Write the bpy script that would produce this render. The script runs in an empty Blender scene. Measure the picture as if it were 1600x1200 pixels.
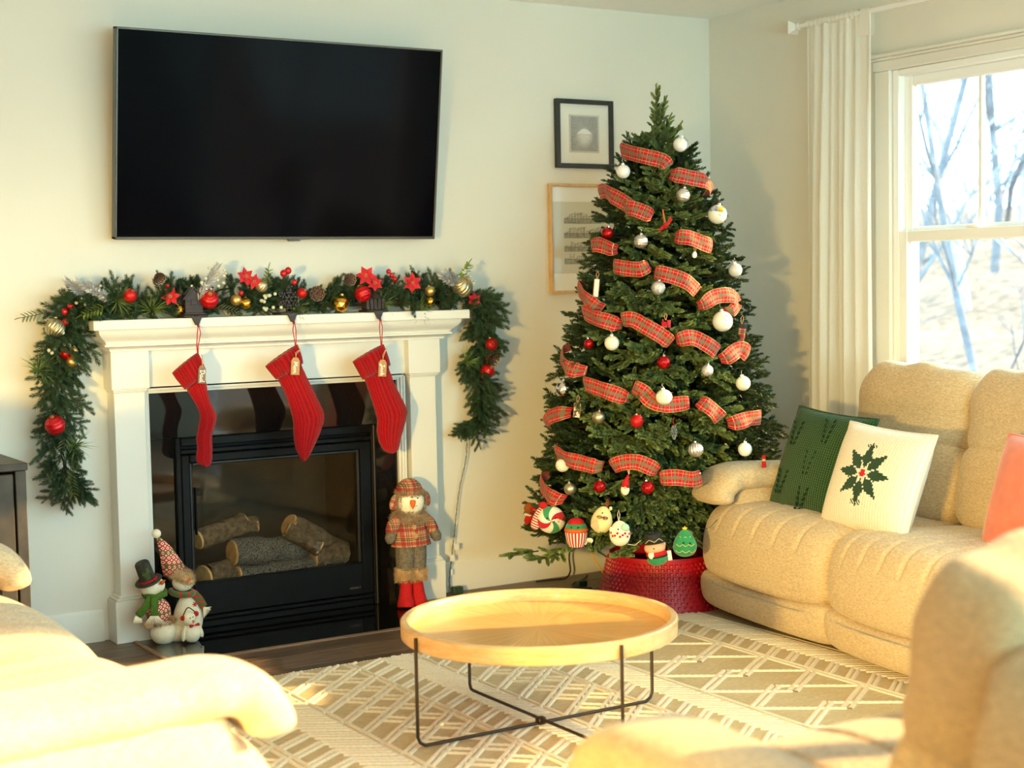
import bpy, math, random
import numpy as np
from mathutils import Matrix, Vector, Euler
random.seed(7); RNG = np.random.default_rng(7)
SC = bpy.context.scene
PI = math.pi
def rad(a): return a*PI/180

# ------------------------------------------------------------------ camera, world, sun, fill light, exposure
CAM_LOC = Vector((-5.090, -6.199, 1.430))
yaw, pitch, roll = rad(31.974), rad(-3.762), rad(-1.1213)
fw = Vector((math.sin(yaw)*math.cos(pitch), math.cos(yaw)*math.cos(pitch), math.sin(pitch)))
r0 = Vector((math.cos(yaw), -math.sin(yaw), 0)); u0 = r0.cross(fw)
rt = r0*math.cos(roll)+u0*math.sin(roll); up = u0*math.cos(roll)-r0*math.sin(roll)
cam = bpy.data.cameras.new('camera'); camo = bpy.data.objects.new('camera', cam); SC.collection.objects.link(camo)
camo.matrix_world = Matrix(((rt.x, up.x, -fw.x, CAM_LOC.x), (rt.y, up.y, -fw.y, CAM_LOC.y), (rt.z, up.z, -fw.z, CAM_LOC.z), (0, 0, 0, 1)))
cam.sensor_width = 36; cam.lens = 2416*36/1600; cam.clip_start = .05; cam.clip_end = 300
cam.dof.use_dof = True; cam.dof.focus_distance = 6.1; cam.dof.aperture_fstop = 2.6
SC.camera = camo

W = bpy.data.worlds.new('world'); SC.world = W; W.use_nodes = True
wn = W.node_tree.nodes; wn.clear()
wo = wn.new('ShaderNodeOutputWorld'); wb = wn.new('ShaderNodeBackground')
wb.inputs[0].default_value = (.58, .88, 1.0, 1); wb.inputs[1].default_value = 5.0
W.node_tree.links.new(wb.outputs[0], wo.inputs[0])

def light(name, typ, loc, dirv, energy, col, **kw):
    l = bpy.data.lights.new(name, typ); l.energy = energy; l.color = col
    for k, v in kw.items(): setattr(l, k, v)
    o = bpy.data.objects.new(name, l); SC.collection.objects.link(o); o.location = loc
    o.rotation_euler = Vector(dirv).to_track_quat('-Z', 'Y').to_euler(); o['kind'] = 'helper'
    return o
SUN_EL = rad(22)
sd = Vector((-.93*math.cos(SUN_EL), .367*math.cos(SUN_EL), -math.sin(SUN_EL)))
light('sun', 'SUN', (6, -6, 6), sd, 9.0, (1.0, .62, .25), angle=rad(.6))
# cool fill added behind the camera, standing in for unseen windows, tilted up
light('rear_fill_light', 'AREA', (-3.0, -8.85, 1.55), (0, 1, 1.25), 215, (.43, .88, 1.0), shape='RECTANGLE', size=4.4, size_y=2.1)
# light('side_fill_light', 'AREA', (-7.85, -5.0, 1.55), (1, .15, .02), 60, (.93, 1.0, .93), shape='RECTANGLE', size=3.4, size_y=2.0)
SC.view_settings.view_transform = 'Standard'; SC.view_settings.look = 'None'
SC.view_settings.exposure = 1.18; SC.view_settings.gamma = 1; SC.view_settings.use_curve_mapping = False
SC.cycles.use_denoising = True; SC.cycles.max_bounces = 10; SC.cycles.diffuse_bounces = 6
SC.cycles.transparent_max_bounces = 16; SC.cycles.sample_clamp_indirect = 6
SC.cycles.caustics_reflective = False; SC.cycles.caustics_refractive = False

# ------------------------------------------------------------------ mesh building
def S(r, g, b):
    f = lambda c: (c/255/12.92) if c/255 <= .04045 else ((c/255+.055)/1.055)**2.4
    return (f(r), f(g), f(b))
def T(loc=(0, 0, 0), rot=(0, 0, 0), sc=1):
    s = (sc, sc, sc) if isinstance(sc, (int, float)) else sc
    return Matrix.Translation(loc) @ Euler([rad(a) for a in rot]).to_matrix().to_4x4() @ Matrix.Diagonal((*s, 1))
def aim(loc, d, sc=1, spin=0):
    """local +Z along d"""
    q = Vector(d).to_track_quat('Z', 'Y')
    s = (sc, sc, sc) if isinstance(sc, (int, float)) else sc
    return Matrix.Translation(loc) @ q.to_matrix().to_4x4() @ Matrix.Rotation(spin, 4, 'Z') @ Matrix.Diagonal((*s, 1))
class MB:
    def __init__(s): s.v = []; s.f = []; s.m = []; s.uv = []; s.n = 0; s.has_uv = False
    def add(s, geo, mi=0, M=None):
        v, f = geo[0], geo[1]; v = np.asarray(v, float).reshape(-1, 3)
        if M is not None:
            A = np.array(M); v = v @ A[:3, :3].T + A[:3, 3]
        s.v.append(v); n = s.n
        s.f.extend([tuple(i+n for i in q) for q in f]); s.m.extend([mi]*len(f)); s.n += len(v)
        if len(geo) > 2 and geo[2] is not None: s.uv.append(np.asarray(geo[2], float)); s.has_uv = True
        else: s.uv.append(np.zeros((len(v), 2)))
        return s
    def mesh(s, name, mats, smooth=40, recalc=True):
        me = bpy.data.meshes.new(name)
        V = np.concatenate(s.v) if s.v else np.zeros((0, 3))
        me.from_pydata(V.tolist(), [], s.f)
        for m in (mats if isinstance(mats, (list, tuple)) else [mats]): me.materials.append(m)
        if any(s.m): me.polygons.foreach_set('material_index', s.m)
        if recalc and len(s.f) < 30000:
            import bmesh
            b = bmesh.new(); b.from_mesh(me); bmesh.ops.recalc_face_normals(b, faces=b.faces[:]); b.to_mesh(me); b.free()
        if s.has_uv:
            U = np.concatenate(s.uv); l = me.uv_layers.new(name='UVMap')
            li = np.empty(len(me.loops), np.int32); me.loops.foreach_get('vertex_index', li)
            l.data.foreach_set('uv', U[li].astype(np.float32).ravel())
        if smooth:
            me.polygons.foreach_set('use_smooth', [True]*len(me.polygons))
            if smooth < 180: me.set_sharp_from_angle(angle=rad(smooth))
        me.update(); return me
    def ob(s, name, mats, parent=None, loc=(0, 0, 0), rot=(0, 0, 0), smooth=40, recalc=True, **props):
        return put(name, s.mesh(name, mats, smooth, recalc), parent, loc, rot, **props)
def put(name, data, parent=None, loc=(0, 0, 0), rot=(0, 0, 0), **props):
    o = bpy.data.objects.new(name, data); SC.collection.objects.link(o)
    if isinstance(loc, Matrix): o.matrix_local = loc
    else: o.location = loc; o.rotation_euler = [rad(a) for a in rot]
    if parent is not None: o.parent = parent
    for k, v in props.items(): o[k] = v
    return o
def thing(name, label, cat, loc=(0, 0, 0), rot=(0, 0, 0), group=None):
    o = put(name, None, None, loc, rot); o.empty_display_size = .05; o['label'] = label; o['category'] = cat
    if group: o['group'] = group
    return o
def tag(o, label, cat, group=None):
    o['label'] = label; o['category'] = cat
    if group: o['group'] = group
    return o
def one(name, geo, mat, parent=None, M=None, smooth=40, **props):
    return MB().add(geo, 0, M).ob(name, mat, parent, smooth=smooth, **props)

def box(x0, x1, y0, y1, z0, z1):
    v = [(x, y, z) for x in (x0, x1) for y in (y0, y1) for z in (z0, z1)]
    return v, [(0, 1, 3, 2), (4, 6, 7, 5), (0, 4, 5, 1), (2, 3, 7, 6), (0, 2, 6, 4), (1, 5, 7, 3)]
def cbox(x0, x1, y0, y1, z0, z1, c=.004):
    lo = np.array((x0, y0, z0)); hi = np.array((x1, y1, z1)); v = []; ix = {}
    c = min(c, *(abs(hi-lo)*.45))
    sg = [(a, b, d) for a in (0, 1) for b in (0, 1) for d in (0, 1)]
    for s in sg:
        for k in range(3):
            p = [(hi[i] if s[i] else lo[i]) if i == k else ((hi[i]-c) if s[i] else (lo[i]+c)) for i in range(3)]
            ix[s, k] = len(v); v.append(p)
    f = []
    for k in range(3):
        a, b = [i for i in range(3) if i != k]
        for e in (0, 1):
            q = []
            for (p, r) in ((0, 0), (1, 0), (1, 1), (0, 1)):
                s = [0, 0, 0]; s[k] = e; s[a] = p; s[b] = r; q.append(ix[tuple(s), k])
            f.append(tuple(q))
    for k in range(3):   # edges parallel to axis k
        a, b = [i for i in range(3) if i != k]
        for p in (0, 1):
            for r in (0, 1):
                s0 = [0, 0, 0]; s0[a] = p; s0[b] = r; s1 = list(s0); s1[k] = 1
                s0, s1 = tuple(s0), tuple(s1); f.append((ix[s0, a], ix[s1, a], ix[s1, b], ix[s0, b]))
    for s in sg: f.append((ix[s, 0], ix[s, 1], ix[s, 2]))
    return v, f
def lathe(pr, n=24, cap=True):
    v = []; f = []; m = len(pr)
    for i in range(n):
        a = 2*PI*i/n
        for r, z in pr: v.append((r*math.cos(a), r*math.sin(a), z))
    for i in range(n):
        j = (i+1) % n
        for k in range(m-1): f.append((i*m+k, j*m+k, j*m+k+1, i*m+k+1))
    if cap:
        if pr[0][0] > 1e-6: f.append(tuple(i*m for i in range(n))[::-1])
        if pr[-1][0] > 1e-6: f.append(tuple(i*m+m-1 for i in range(n)))
    return v, f
def tube(pts, r, n=8, cap=True, closed=False, sq=1.0, up=(0, 0, 1)):
    """tube along pts; r scalar or list of radii or (a,b) pairs (a sideways, b along up)"""
    P = np.asarray(pts, float); k = len(P); v = []; f = []
    tn = np.gradient(P, axis=0) if not closed else np.roll(P, -1, 0)-np.roll(P, 1, 0)
    tn /= np.linalg.norm(tn, axis=1)[:, None]+1e-12
    U0 = np.asarray(up, float); prev = None
    for i in range(k):
        t = tn[i]; s = np.cross(t, U0)
        if np.linalg.norm(s) < .15: s = prev if prev is not None else np.cross(t, (1, .3, 0))
        s = s-t*(s@t); s /= np.linalg.norm(s)
        if prev is not None and s@prev < 0 and closed is False: s = -s
        prev = s; w = np.cross(s, t)
        rr = r[i] if isinstance(r, (list, np.ndarray)) else r
        a, b = (rr if isinstance(rr, (tuple, list)) else (rr, rr))
        for j in range(n):
            th = 2*PI*j/n; c_, s_ = math.cos(th), math.sin(th)
            if sq != 1: c_ = math.copysign(abs(c_)**sq, c_); s_ = math.copysign(abs(s_)**sq, s_)
            v.append(P[i]+s*a*c_+w*b*s_)
    for i in range(k if closed else k-1):
        i2 = (i+1) % k
        for j in range(n): j2 = (j+1) % n; f.append((i*n+j, i2*n+j, i2*n+j2, i*n+j2))
    if cap and not closed: f.append(tuple(range(n))[::-1]); f.append(tuple((k-1)*n+j for j in range(n)))
    uv = [(j/n, i/max(1, k-1)) for i in range(k) for j in range(n)]
    return v, f, uv
def prism(poly, y0, y1):
    """polygon in (x,z), extruded along y"""
    n = len(poly); v = [(x, y0, z) for x, z in poly]+[(x, y1, z) for x, z in poly]
    f = [tuple(range(n)), tuple(range(n, 2*n))[::-1]]+[(i, i+n, (i+1) % n+n, (i+1) % n) for i in range(n)]
    return v, f
def grid(fn, nu, nv, cu=False, cv=False):
    v = []; uv = []; f = []
    for i in range(nu+(0 if cu else 1)):
        for j in range(nv+(0 if cv else 1)):
            v.append(fn(i/nu, j/nv)); uv.append((i/nu, j/nv))
    w = nv+(0 if cv else 1)
    for i in range(nu):
        for j in range(nv):
            i2 = (i+1) % nu if cu else i+1; j2 = (j+1) % nv if cv else j+1
            f.append((i*w+j, i2*w+j, i2*w+j2, i*w+j2))
    return v, f, uv
def ball(r=1, n=16, m=10, c=(0, 0, 0)):
    s = (r, r, r) if isinstance(r, (int, float)) else r
    v = [(c[0], c[1], c[2]-s[2])]; f = []
    for i in range(1, m):
        a = PI*i/m
        for j in range(n):
            b = 2*PI*j/n; v.append((c[0]+s[0]*math.sin(a)*math.cos(b), c[1]+s[1]*math.sin(a)*math.sin(b), c[2]-s[2]*math.cos(a)))
    t = len(v); v.append((c[0], c[1], c[2]+s[2]))
    for j in range(n):
        j2 = (j+1) % n; f.append((0, 1+j2, 1+j)); f.append((t, 1+(m-2)*n+j, 1+(m-2)*n+j2))
        for i in range(m-2): f.append((1+i*n+j, 1+i*n+j2, 1+(i+1)*n+j2, 1+(i+1)*n+j))
    return v, f
def rbox(sx, sy, sz, k=5, n=8, fn=None):
    """pillowy rounded box (super-ellipsoid of a subdivided cube), full sizes"""
    v = []; f = []; ix = {}
    def vid(p):
        key = tuple(round(c, 5) for c in p)
        if key not in ix:
            q = np.array(p); q = q/(np.sum(np.abs(q)**k)**(1/k))
            q = q*np.array((sx, sy, sz))/2
            if fn: q = np.array(fn(q))
            ix[key] = len(v); v.append(q)
        return ix[key]
    t = [math.tan(PI/4*(2*i/n-1)) for i in range(n+1)]
    for ax in range(3):
        for sg in (-1, 1):
            for i in range(n):
                for j in range(n):
                    q = []
                    for (a, b) in ((i, j), (i+1, j), (i+1, j+1), (i, j+1)):
                        p = [0, 0, 0]; p[ax] = sg; p[(ax+1) % 3] = t[a]; p[(ax+2) % 3] = t[b]; q.append(vid(p))
                    f.append(tuple(q) if sg > 0 else tuple(q[::-1]))
    return v, f
def loft(prof, xs, fn=None):
    """closed profile [(y,z)], swept along x at stations xs=[(x,scale)]; fn(x,y,z)->p"""
    P = np.array(prof, float); c = P.mean(0); v = []; f = []; n = len(P); k = len(xs)
    for x, s in xs:
        for y, z in (c+(P-c)*s): v.append(fn(x, y, z) if fn else (x, y, z))
    for i in range(k-1):
        for j in range(n): j2 = (j+1) % n; f.append((i*n+j, i*n+j2, (i+1)*n+j2, (i+1)*n+j))
    f.append(tuple(range(n))[::-1]); f.append(tuple((k-1)*n+j for j in range(n)))
    return v, f
def smooth_closed(pts, it=2):
    P = np.array(pts, float)
    for _ in range(it):
        Q = np.roll(P, -1, 0); P = np.stack((.75*P+.25*Q, .25*P+.75*Q), 1).reshape(-1, P.shape[1])
    return P
def spline(pts, n=6):
    P = np.array(pts, float); out = []
    for i in range(len(P)-1):
        p0 = P[max(0, i-1)]; p1 = P[i]; p2 = P[i+1]; p3 = P[min(len(P)-1, i+2)]
        for k in range(n):
            t = k/n; out.append(.5*((2*p1)+(-p0+p2)*t+(2*p0-5*p1+4*p2-p3)*t*t+(-p0+3*p1-3*p2+p3)*t**3))
    out.append(P[-1]); return np.array(out)
def spikes(pts, nrm, L, w, rng=RNG, curl=.5):
    """fur / needles: one thin triangle per point"""
    pts = np.asarray(pts); nrm = np.asarray(nrm); n = len(pts)
    d = nrm+rng.normal(0, curl, (n, 3)); d /= np.linalg.norm(d, axis=1)[:, None]
    s = np.cross(d, rng.normal(0, 1, (n, 3))); s /= np.linalg.norm(s, axis=1)[:, None]
    l = L*rng.uniform(.6, 1.2, (n, 1))
    v = np.stack((pts-s*w, pts+s*w, pts+d*l), 1).reshape(-1, 3)
    return v, [(3*i, 3*i+1, 3*i+2) for i in range(n)]
def ellip_pts(n, r, c=(0, 0, 0), rng=RNG, zmin=-1, zmax=1):
    z = rng.uniform(zmin, zmax, n); a = rng.uniform(0, 2*PI, n); q = np.sqrt(1-z*z)
    u = np.stack((q*np.cos(a), q*np.sin(a), z), 1)
    return u*np.array(r)+np.array(c), u

# ------------------------------------------------------------------ materials
class NT:
    def __init__(s, name):
        s.m = bpy.data.materials.new(name); s.m.use_nodes = True; s.t = s.m.node_tree; s.N = s.t.nodes
        s.p = s.N['Principled BSDF']; s.out = s.N['Material Output']; s._tc = None
    def n(s, typ, ins=None, **kw):
        q = s.N.new('ShaderNode'+typ)
        for k, v in kw.items(): setattr(q, k, v)
        for k, v in (ins or {}).items(): s.set(q, k, v)
        return q
    def set(s, q, k, v):
        i = q.inputs[k]
        if isinstance(v, bpy.types.NodeSocket): s.t.links.new(v, i)
        elif isinstance(v, bpy.types.Node): s.t.links.new(v.outputs[0], i)
        else:
            if isinstance(v, (tuple, list)) and len(v) == 3 and i.type == 'RGBA': v = (*v, 1)
            i.default_value = v
    def tc(s, k='Object'):
        if s._tc is None: s._tc = s.n('TexCoord')
        return s._tc.outputs[k]
    def map(s, scale=(1, 1, 1), rot=(0, 0, 0), k='Object'):
        return s.n('Mapping', {'Vector': s.tc(k), 'Scale': scale, 'Rotation': [rad(a) for a in rot]}).outputs[0]
    def noise(s, scale, vec=None, detail=3, rough=.5):
        return s.n('TexNoise', {'Vector': vec if vec is not None else s.tc(), 'Scale': scale, 'Detail': detail, 'Roughness': rough}).outputs[0]
    def ramp(s, fac, stops, interp='LINEAR'):
        q = s.n('ValToRGB', {'Fac': fac}); e = q.color_ramp; e.interpolation = interp
        while len(e.elements) < len(stops): e.elements.new(.5)
        for el, (p, c) in zip(e.elements, stops): el.position = p; el.color = (*c, 1) if len(c) == 3 else c
        return q.outputs[0]
    def math(s, op, a, b=0.0, c=0.0, clamp=False):
        q = s.n('Math', operation=op); q.use_clamp = clamp
        s.set(q, 0, a); s.set(q, 1, b); s.set(q, 2, c); return q.outputs[0]
    def mix(s, fac, a, b, mode='MIX'):
        q = s.n('MixRGB', {'Fac': fac, 'Color1': a, 'Color2': b}, blend_type=mode); return q.outputs[0]
    def sep(s, vec):
        q = s.n('SeparateXYZ', {'Vector': vec}); return q.outputs
    def bump(s, h, st=.3, dist=.002):
        b = s.n('Bump', {'Height': h, 'Strength': st, 'Distance': dist}); s.set(s.p, 'Normal', b.outputs[0])
    def pr(s, **kw):
        nm = dict(col='Base Color', rough='Roughness', metal='Metallic', spec='Specular IOR Level', coat='Coat Weight', coatr='Coat Roughness', sheen='Sheen Weight', trans='Transmission Weight', ior='IOR', alpha='Alpha')
        for k, v in kw.items(): s.set(s.p, nm[k], v)
        return s.m
def mat(name, col, rough=.5, metal=0.0, spec=.5, ns=0, na=.15, bs=0, bst=.2, bd=.002, rnd=0, coat=0, sheen=0):
    """plain material with procedural mottling, fine relief and per-object variation"""
    t = NT(name); c = t.n('RGB').outputs[0]; c.default_value = (*col, 1)
    if ns: c = t.mix(t.ramp(t.noise(ns), [(.3, (0, 0, 0)), (.7, (1, 1, 1))]), tuple(x*(1-na) for x in col), tuple(min(1, x*(1+na)) for x in col))
    if rnd:
        h = t.n('HueSaturation', {'Color': c}); r = t.n('ObjectInfo').outputs['Random']
        t.set(h, 'Value', t.math('MULTIPLY_ADD', r, rnd*2, 1-rnd)); c = h.outputs[0]
    if bs: t.bump(t.noise(bs), bst, bd)
    return t.pr(col=c, rough=rough, metal=metal, spec=spec, coat=coat, sheen=sheen)
WALL = mat('wall_paint', S(230, 227, 215), .75, spec=.25, ns=1.5, na=.02, bs=300, bst=.08, bd=.0008)
CEIL = mat('ceiling_paint', S(248, 249, 246), .8, spec=.2, bs=240, bst=.08, bd=.0008)
TRIM = mat('white_trim_paint', S(228, 227, 218), .38, spec=.4, ns=3, na=.012)
WINW = mat('white_window_vinyl', S(246, 248, 246), .35, spec=.4)
BLKM = mat('black_metal', (.005, .005, .0048), .5, spec=.16, ns=20, na=.2)
BLKG = mat('black_gloss', (.006, .006, .007), .12, spec=.5)
DKBR = mat('dark_bronze_metal', S(58, 46, 42), .5, .3, ns=60, na=.3, bs=120, bst=.4)
RODM = mat('dark_steel_rod', S(62, 52, 42), .35, .6)
CHAR = mat('charcoal', (.02, .02, .02), .8)
GOLD = mat('gold_metal', S(215, 170, 70), .22, 1.0)
GOLDM = mat('gold_satin', S(214, 180, 110), .36, .9)
CHAMP = mat('champagne_satin', S(196, 184, 150), .34, .85)
CHRM = mat('chrome', (.75, .74, .70), .12, 1.0)
SILV = mat('silver_metal', (.72, .72, .73), .3, .85, bs=160, bst=.5, bd=.003)
SILG = mat('silver_glitter', (.70, .68, .64), .25, .7, ns=260, na=.5, bs=300, bst=1.0, bd=.004)
REDG = mat('red_gloss', S(190, 14, 20), .16, .25, coat=.5)
REDS = mat('red_satin', S(196, 20, 24), .42, .35)
REDM = mat('red_mercury_glass', S(176, 12, 18), .14, .55, ns=130, na=.6, bs=180, bst=.4)
REDR = mat('red_foil_ridges', S(200, 22, 30), .3, .4)
WHG = mat('white_gloss', S(240, 240, 236), .16, coat=.4)
CREAM = mat('cream_satin', S(238, 234, 214), .4, bs=200, bst=.15)
BERRY = mat('red_berry', S(188, 10, 22), .25, coat=.3)
WBERR = mat('pale_berry', S(206, 208, 180), .4)
POIN = mat('red_velvet', S(200, 12, 30), .7, ns=60, na=.25, sheen=.3)
FELTB = mat('black_bead', (.01, .01, .01), .3)
CARRT = mat('orange_felt', S(232, 106, 24), .8, ns=60, na=.15)
PLUSHW = mat('cream_plush', S(244, 236, 206), .95, ns=40, na=.05, bs=260, bst=.5, bd=.003, sheen=.4)
FURT = mat('tan_fur', S(196, 160, 112), .9, ns=30, na=.3, sheen=.2)
FURG = mat('grey_brown_fur', S(168, 142, 108), .9, ns=30, na=.35, sheen=.2)
FELTR = mat('red_felt', S(190, 18, 22), .9, ns=90, na=.15, bs=300, bst=.3)
FELTG = mat('green_knit', S(70, 104, 22), .9, ns=160, na=.2, bs=260, bst=.6)
WOOLG = mat('grey_wool', S(112, 102, 86), .95, ns=90, na=.3, bs=300, bst=.5)
YARN = mat('white_yarn', S(238, 228, 200), .9)
KRAFT = mat('kraft_tag', S(186, 142, 92), .8, ns=60, na=.12)
GREYT = mat('grey_wood_tag', S(128, 112, 96), .8, ns=60, na=.12)
JUTE = mat('jute_string', S(206, 160, 112), .9)
REDC = mat('red_cord', S(176, 14, 36), .6)
INKW = mat('white_ink', S(250, 248, 240), .6)
PAPER = mat('white_paper', S(238, 236, 228), .6)
CORDB = mat('black_cord', (.015, .016, .015), .5)
CORDG = mat('green_cord', S(44, 66, 48), .5)
LEAFD = mat('dark_glossy_leaf', S(34, 62, 36), .4, ns=14, na=.3, rnd=.15)
LEAFL = mat('lime_leaf', S(132, 156, 70), .55, ns=20, na=.3)
LEAFP = mat('dusty_pale_leaf', S(150, 164, 130), .6, ns=30, na=.25)
BARKB = mat('brown_stem', S(70, 48, 30), .8)
CONE_ = mat('pinecone_scale', S(92, 64, 48), .7, ns=80, na=.5)
CONET = mat('frosted_scale_tip', S(196, 186, 172), .7)
SILVF = mat('silver_tinsel', (.74, .76, .78), .32, .35)
LAMPS = mat('lamp_shade_linen', S(225, 222, 215), .9)
LAMPB = mat('lamp_ceramic', S(90, 86, 84), .35)
FRAMEB = mat('black_frame_wood', S(38, 40, 38), .45, ns=30, na=.2)
CABW = mat('dark_stained_wood', S(66, 58, 46), .5, ns=14, na=.35)
SALMON = mat('salmon_velvet', S(226, 122, 92), .8, ns=20, na=.1, sheen=.5)

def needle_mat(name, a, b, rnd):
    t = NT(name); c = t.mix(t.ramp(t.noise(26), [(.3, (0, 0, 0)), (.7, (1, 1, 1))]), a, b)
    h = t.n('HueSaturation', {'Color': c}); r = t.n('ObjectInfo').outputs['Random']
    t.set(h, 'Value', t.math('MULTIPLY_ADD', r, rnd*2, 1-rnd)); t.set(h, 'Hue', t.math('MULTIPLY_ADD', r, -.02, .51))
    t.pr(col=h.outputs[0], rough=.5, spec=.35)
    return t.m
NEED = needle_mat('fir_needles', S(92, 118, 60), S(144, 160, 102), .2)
NEEDI = needle_mat('inner_fir_needles', S(40, 58, 28), S(62, 82, 42), .1)  # inner needles darkened: shade of the gaps put into the colour
NEEDG = needle_mat('garland_needles', S(46, 74, 46), S(72, 98, 66), .2)
NEEDL = needle_mat('long_pine_needles', S(84, 116, 56), S(132, 150, 88), .15)

def fabric(name, a, b, sc=1.0, st=.5):
    t = NT(name)
    n1 = t.noise(60*sc, t.map((1, 1, 3.2)), 4, .6); n2 = t.noise(420*sc, t.map((.35, .35, 1.6)), 2)
    f = t.math('ADD', t.math('MULTIPLY', n1, .5), t.math('MULTIPLY', n2, .5))
    t.bump(n2, st, .003)
    return t.pr(col=t.ramp(f, [(.36, a), (.62, b)]), rough=.92, spec=.15, sheen=.25)
SOFA = fabric('beige_chenille', S(186, 162, 124), S(228, 206, 166))
SOFAD = fabric('beige_chenille_shade', S(146, 122, 90), S(186, 158, 118))  # darker copy of the sofa fabric, the armchair's shade put into the colour
def wood(name, a, b, c, sc=(1, 9, 9), rough=.4, rnd=0.0, coat=0.0, st=.15):
    t = NT(name); v = t.map(sc)
    if rnd:
        r = t.n('ObjectInfo').outputs['Random']; ad = t.n('VectorMath', operation='ADD'); t.set(ad, 0, v)
        cb = t.n('CombineXYZ'); t.set(cb, 0, t.math('MULTIPLY', r, 37)); t.set(cb, 2, t.math('MULTIPLY', r, 91)); t.set(ad, 1, cb.outputs[0]); v = ad.outputs[0]
    g = t.noise(3.2, v, 6, .65); g2 = t.noise(16, v, 3, .7)
    col = t.ramp(t.math('ADD', t.math('MULTIPLY', g, .7), t.math('MULTIPLY', g2, .3)), [(.30, a), (.5, b), (.70, c)])
    if rnd:
        h = t.n('HueSaturation', {'Color': col}); t.set(h, 'Value', t.math('MULTIPLY_ADD', t.n('ObjectInfo').outputs['Random'], rnd*2, 1-rnd)); col = h.outputs[0]
    t.bump(g2, st, .001)
    return t.pr(col=col, rough=rough, spec=.4, coat=coat)
PLANK = wood('vinyl_plank_oak', S(58, 45, 36), S(98, 78, 60), S(128, 104, 80), (1.3, 11, 11), .42, .28)
TRIMW = wood('floor_edge_strip', S(96, 72, 54), S(132, 104, 80), S(160, 132, 104), (1, 12, 12), .45)
TBLW = wood('table_rim_wood', S(196, 150, 92), S(220, 180, 124), S(236, 204, 152), (3, 3, 16), .4, coat=.15)
FRW = wood('natural_frame_wood', S(190, 146, 92), S(212, 170, 112), S(224, 188, 134), (8, 2, 2), .45)
def sunburst():
    t = NT('sunburst_veneer'); o = t.sep(t.tc()); ang = t.math('ARCTAN2', o[1], o[0])
    cs = t.math('COSINE', ang); sn = t.math('SINE', ang); rr = t.n('VectorMath', operation='LENGTH'); t.set(rr, 0, t.tc())
    cb = t.n('CombineXYZ'); t.set(cb, 0, t.math('MULTIPLY', cs, 9)); t.set(cb, 1, t.math('MULTIPLY', sn, 9)); t.set(cb, 2, t.math('MULTIPLY', rr.outputs['Value'], 1.5))
    g = t.noise(3.0, cb.outputs[0], 5, .6)
    return t.pr(col=t.ramp(g, [(.3, S(196, 138, 70)), (.5, S(214, 158, 88)), (.7, S(228, 178, 108))]), rough=.3, coat=.25)
BURST = sunburst()
def granite():
    t = NT('black_granite'); n = t.noise(180, None, 4, .7)
    return t.pr(col=t.ramp(n, [(.5, (.006, .006, .006)), (.74, (.018, .016, .014)), (.8, (.06, .05, .04))]), rough=.05, spec=.6)
GRAN = granite()
def glass(name, r=.02, tint=(1, 1, 1), ior=1.45):
    t = NT(name); t.N.remove(t.p)
    tr = t.n('BsdfTransparent', {'Color': tint}); gl = t.n('BsdfGlossy', {'Roughness': r})
    lw = t.n('LayerWeight', {'Blend': .5}); f0 = ((ior-1)/(ior+1))**2
    fr = t.math('MULTIPLY_ADD', t.math('POWER', lw.outputs['Facing'], 5.0), 1-f0, f0); mx = t.n('MixShader', {0: fr, 1: tr.outputs[0], 2: gl.outputs[0]})
    t.t.links.new(mx.outputs[0], t.out.inputs[0]); return t.m
GLASS = glass('window_glass', .02, (.80, .82, .82)); GLASSD = glass('smoked_fire_glass', .03, (.92, .90, .86), 1.3); GLASSP = glass('picture_glass', .02, (1, 1, 1), 1.22)
def plaid(name, base, bands, nu=3, nv=1, k='UV', scale=(1, 1, 1)):
    """woven check: bands=[(lo,hi,colour,strength)] in both directions"""
    t = NT(name); o = t.sep(t.map(scale, k=k)); c = t.n('RGB').outputs[0]; c.default_value = (*base, 1)
    for ax, n in ((0, nu), (1, nv)):
        fr = t.math('FRACT', t.math('MULTIPLY', o[ax], n))
        for lo, hi, col, st in bands:
            inside = t.math('MULTIPLY', t.math('GREATER_THAN', fr, lo), t.math('LESS_THAN', fr, hi))
            c = t.mix(t.math('MULTIPLY', inside, st), c, col)
    t.bump(t.noise(600), .2, .001)
    return t.pr(col=c, rough=.7, spec=.3, sheen=.15)
RIBB = plaid('red_green_plaid_ribbon', S(180, 12, 20), [(.40, .60, S(92, 116, 84), .66), (.19, .212, S(240, 222, 190), .6), (.785, .807, S(236, 206, 130), .5)], nu=1.5, nv=1.0)
SHIRT = plaid('tan_red_plaid', S(178, 140, 100), [(.1, .3, S(150, 20, 34), .75), (.42, .47, S(30, 26, 24), .8), (.52, .57, S(30, 26, 24), .8), (.7, .78, S(186, 24, 40), .8), (.88, .91, S(230, 210, 170), .6)], nu=22, nv=22, k='Object', scale=(1, 1, 1))
def plaid_obj(name, base, bands, n):
    t = NT(name); o = t.sep(t.tc()); c = t.n('RGB').outputs[0]; c.default_value = (*base, 1)
    for ax in (0, 2):
        fr = t.math('FRACT', t.math('MULTIPLY_ADD', o[ax], n, 40.2))
        for lo, hi, col, st in bands:
            c = t.mix(t.math('MULTIPLY', t.math('MULTIPLY', t.math('GREATER_THAN', fr, lo), t.math('LESS_THAN', fr, hi)), st), c, col)
    t.bump(t.noise(400), .2, .001)
    return t.pr(col=c, rough=.85, spec=.2)
SHIRT = plaid_obj('tan_red_plaid_flannel', S(182, 148, 108), [(.08, .34, S(150, 22, 38), .7), (.44, .50, S(34, 30, 28), .75), (.56, .62, S(34, 30, 28), .75), (.74, .80, S(190, 24, 44), .85)], 17)
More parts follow.
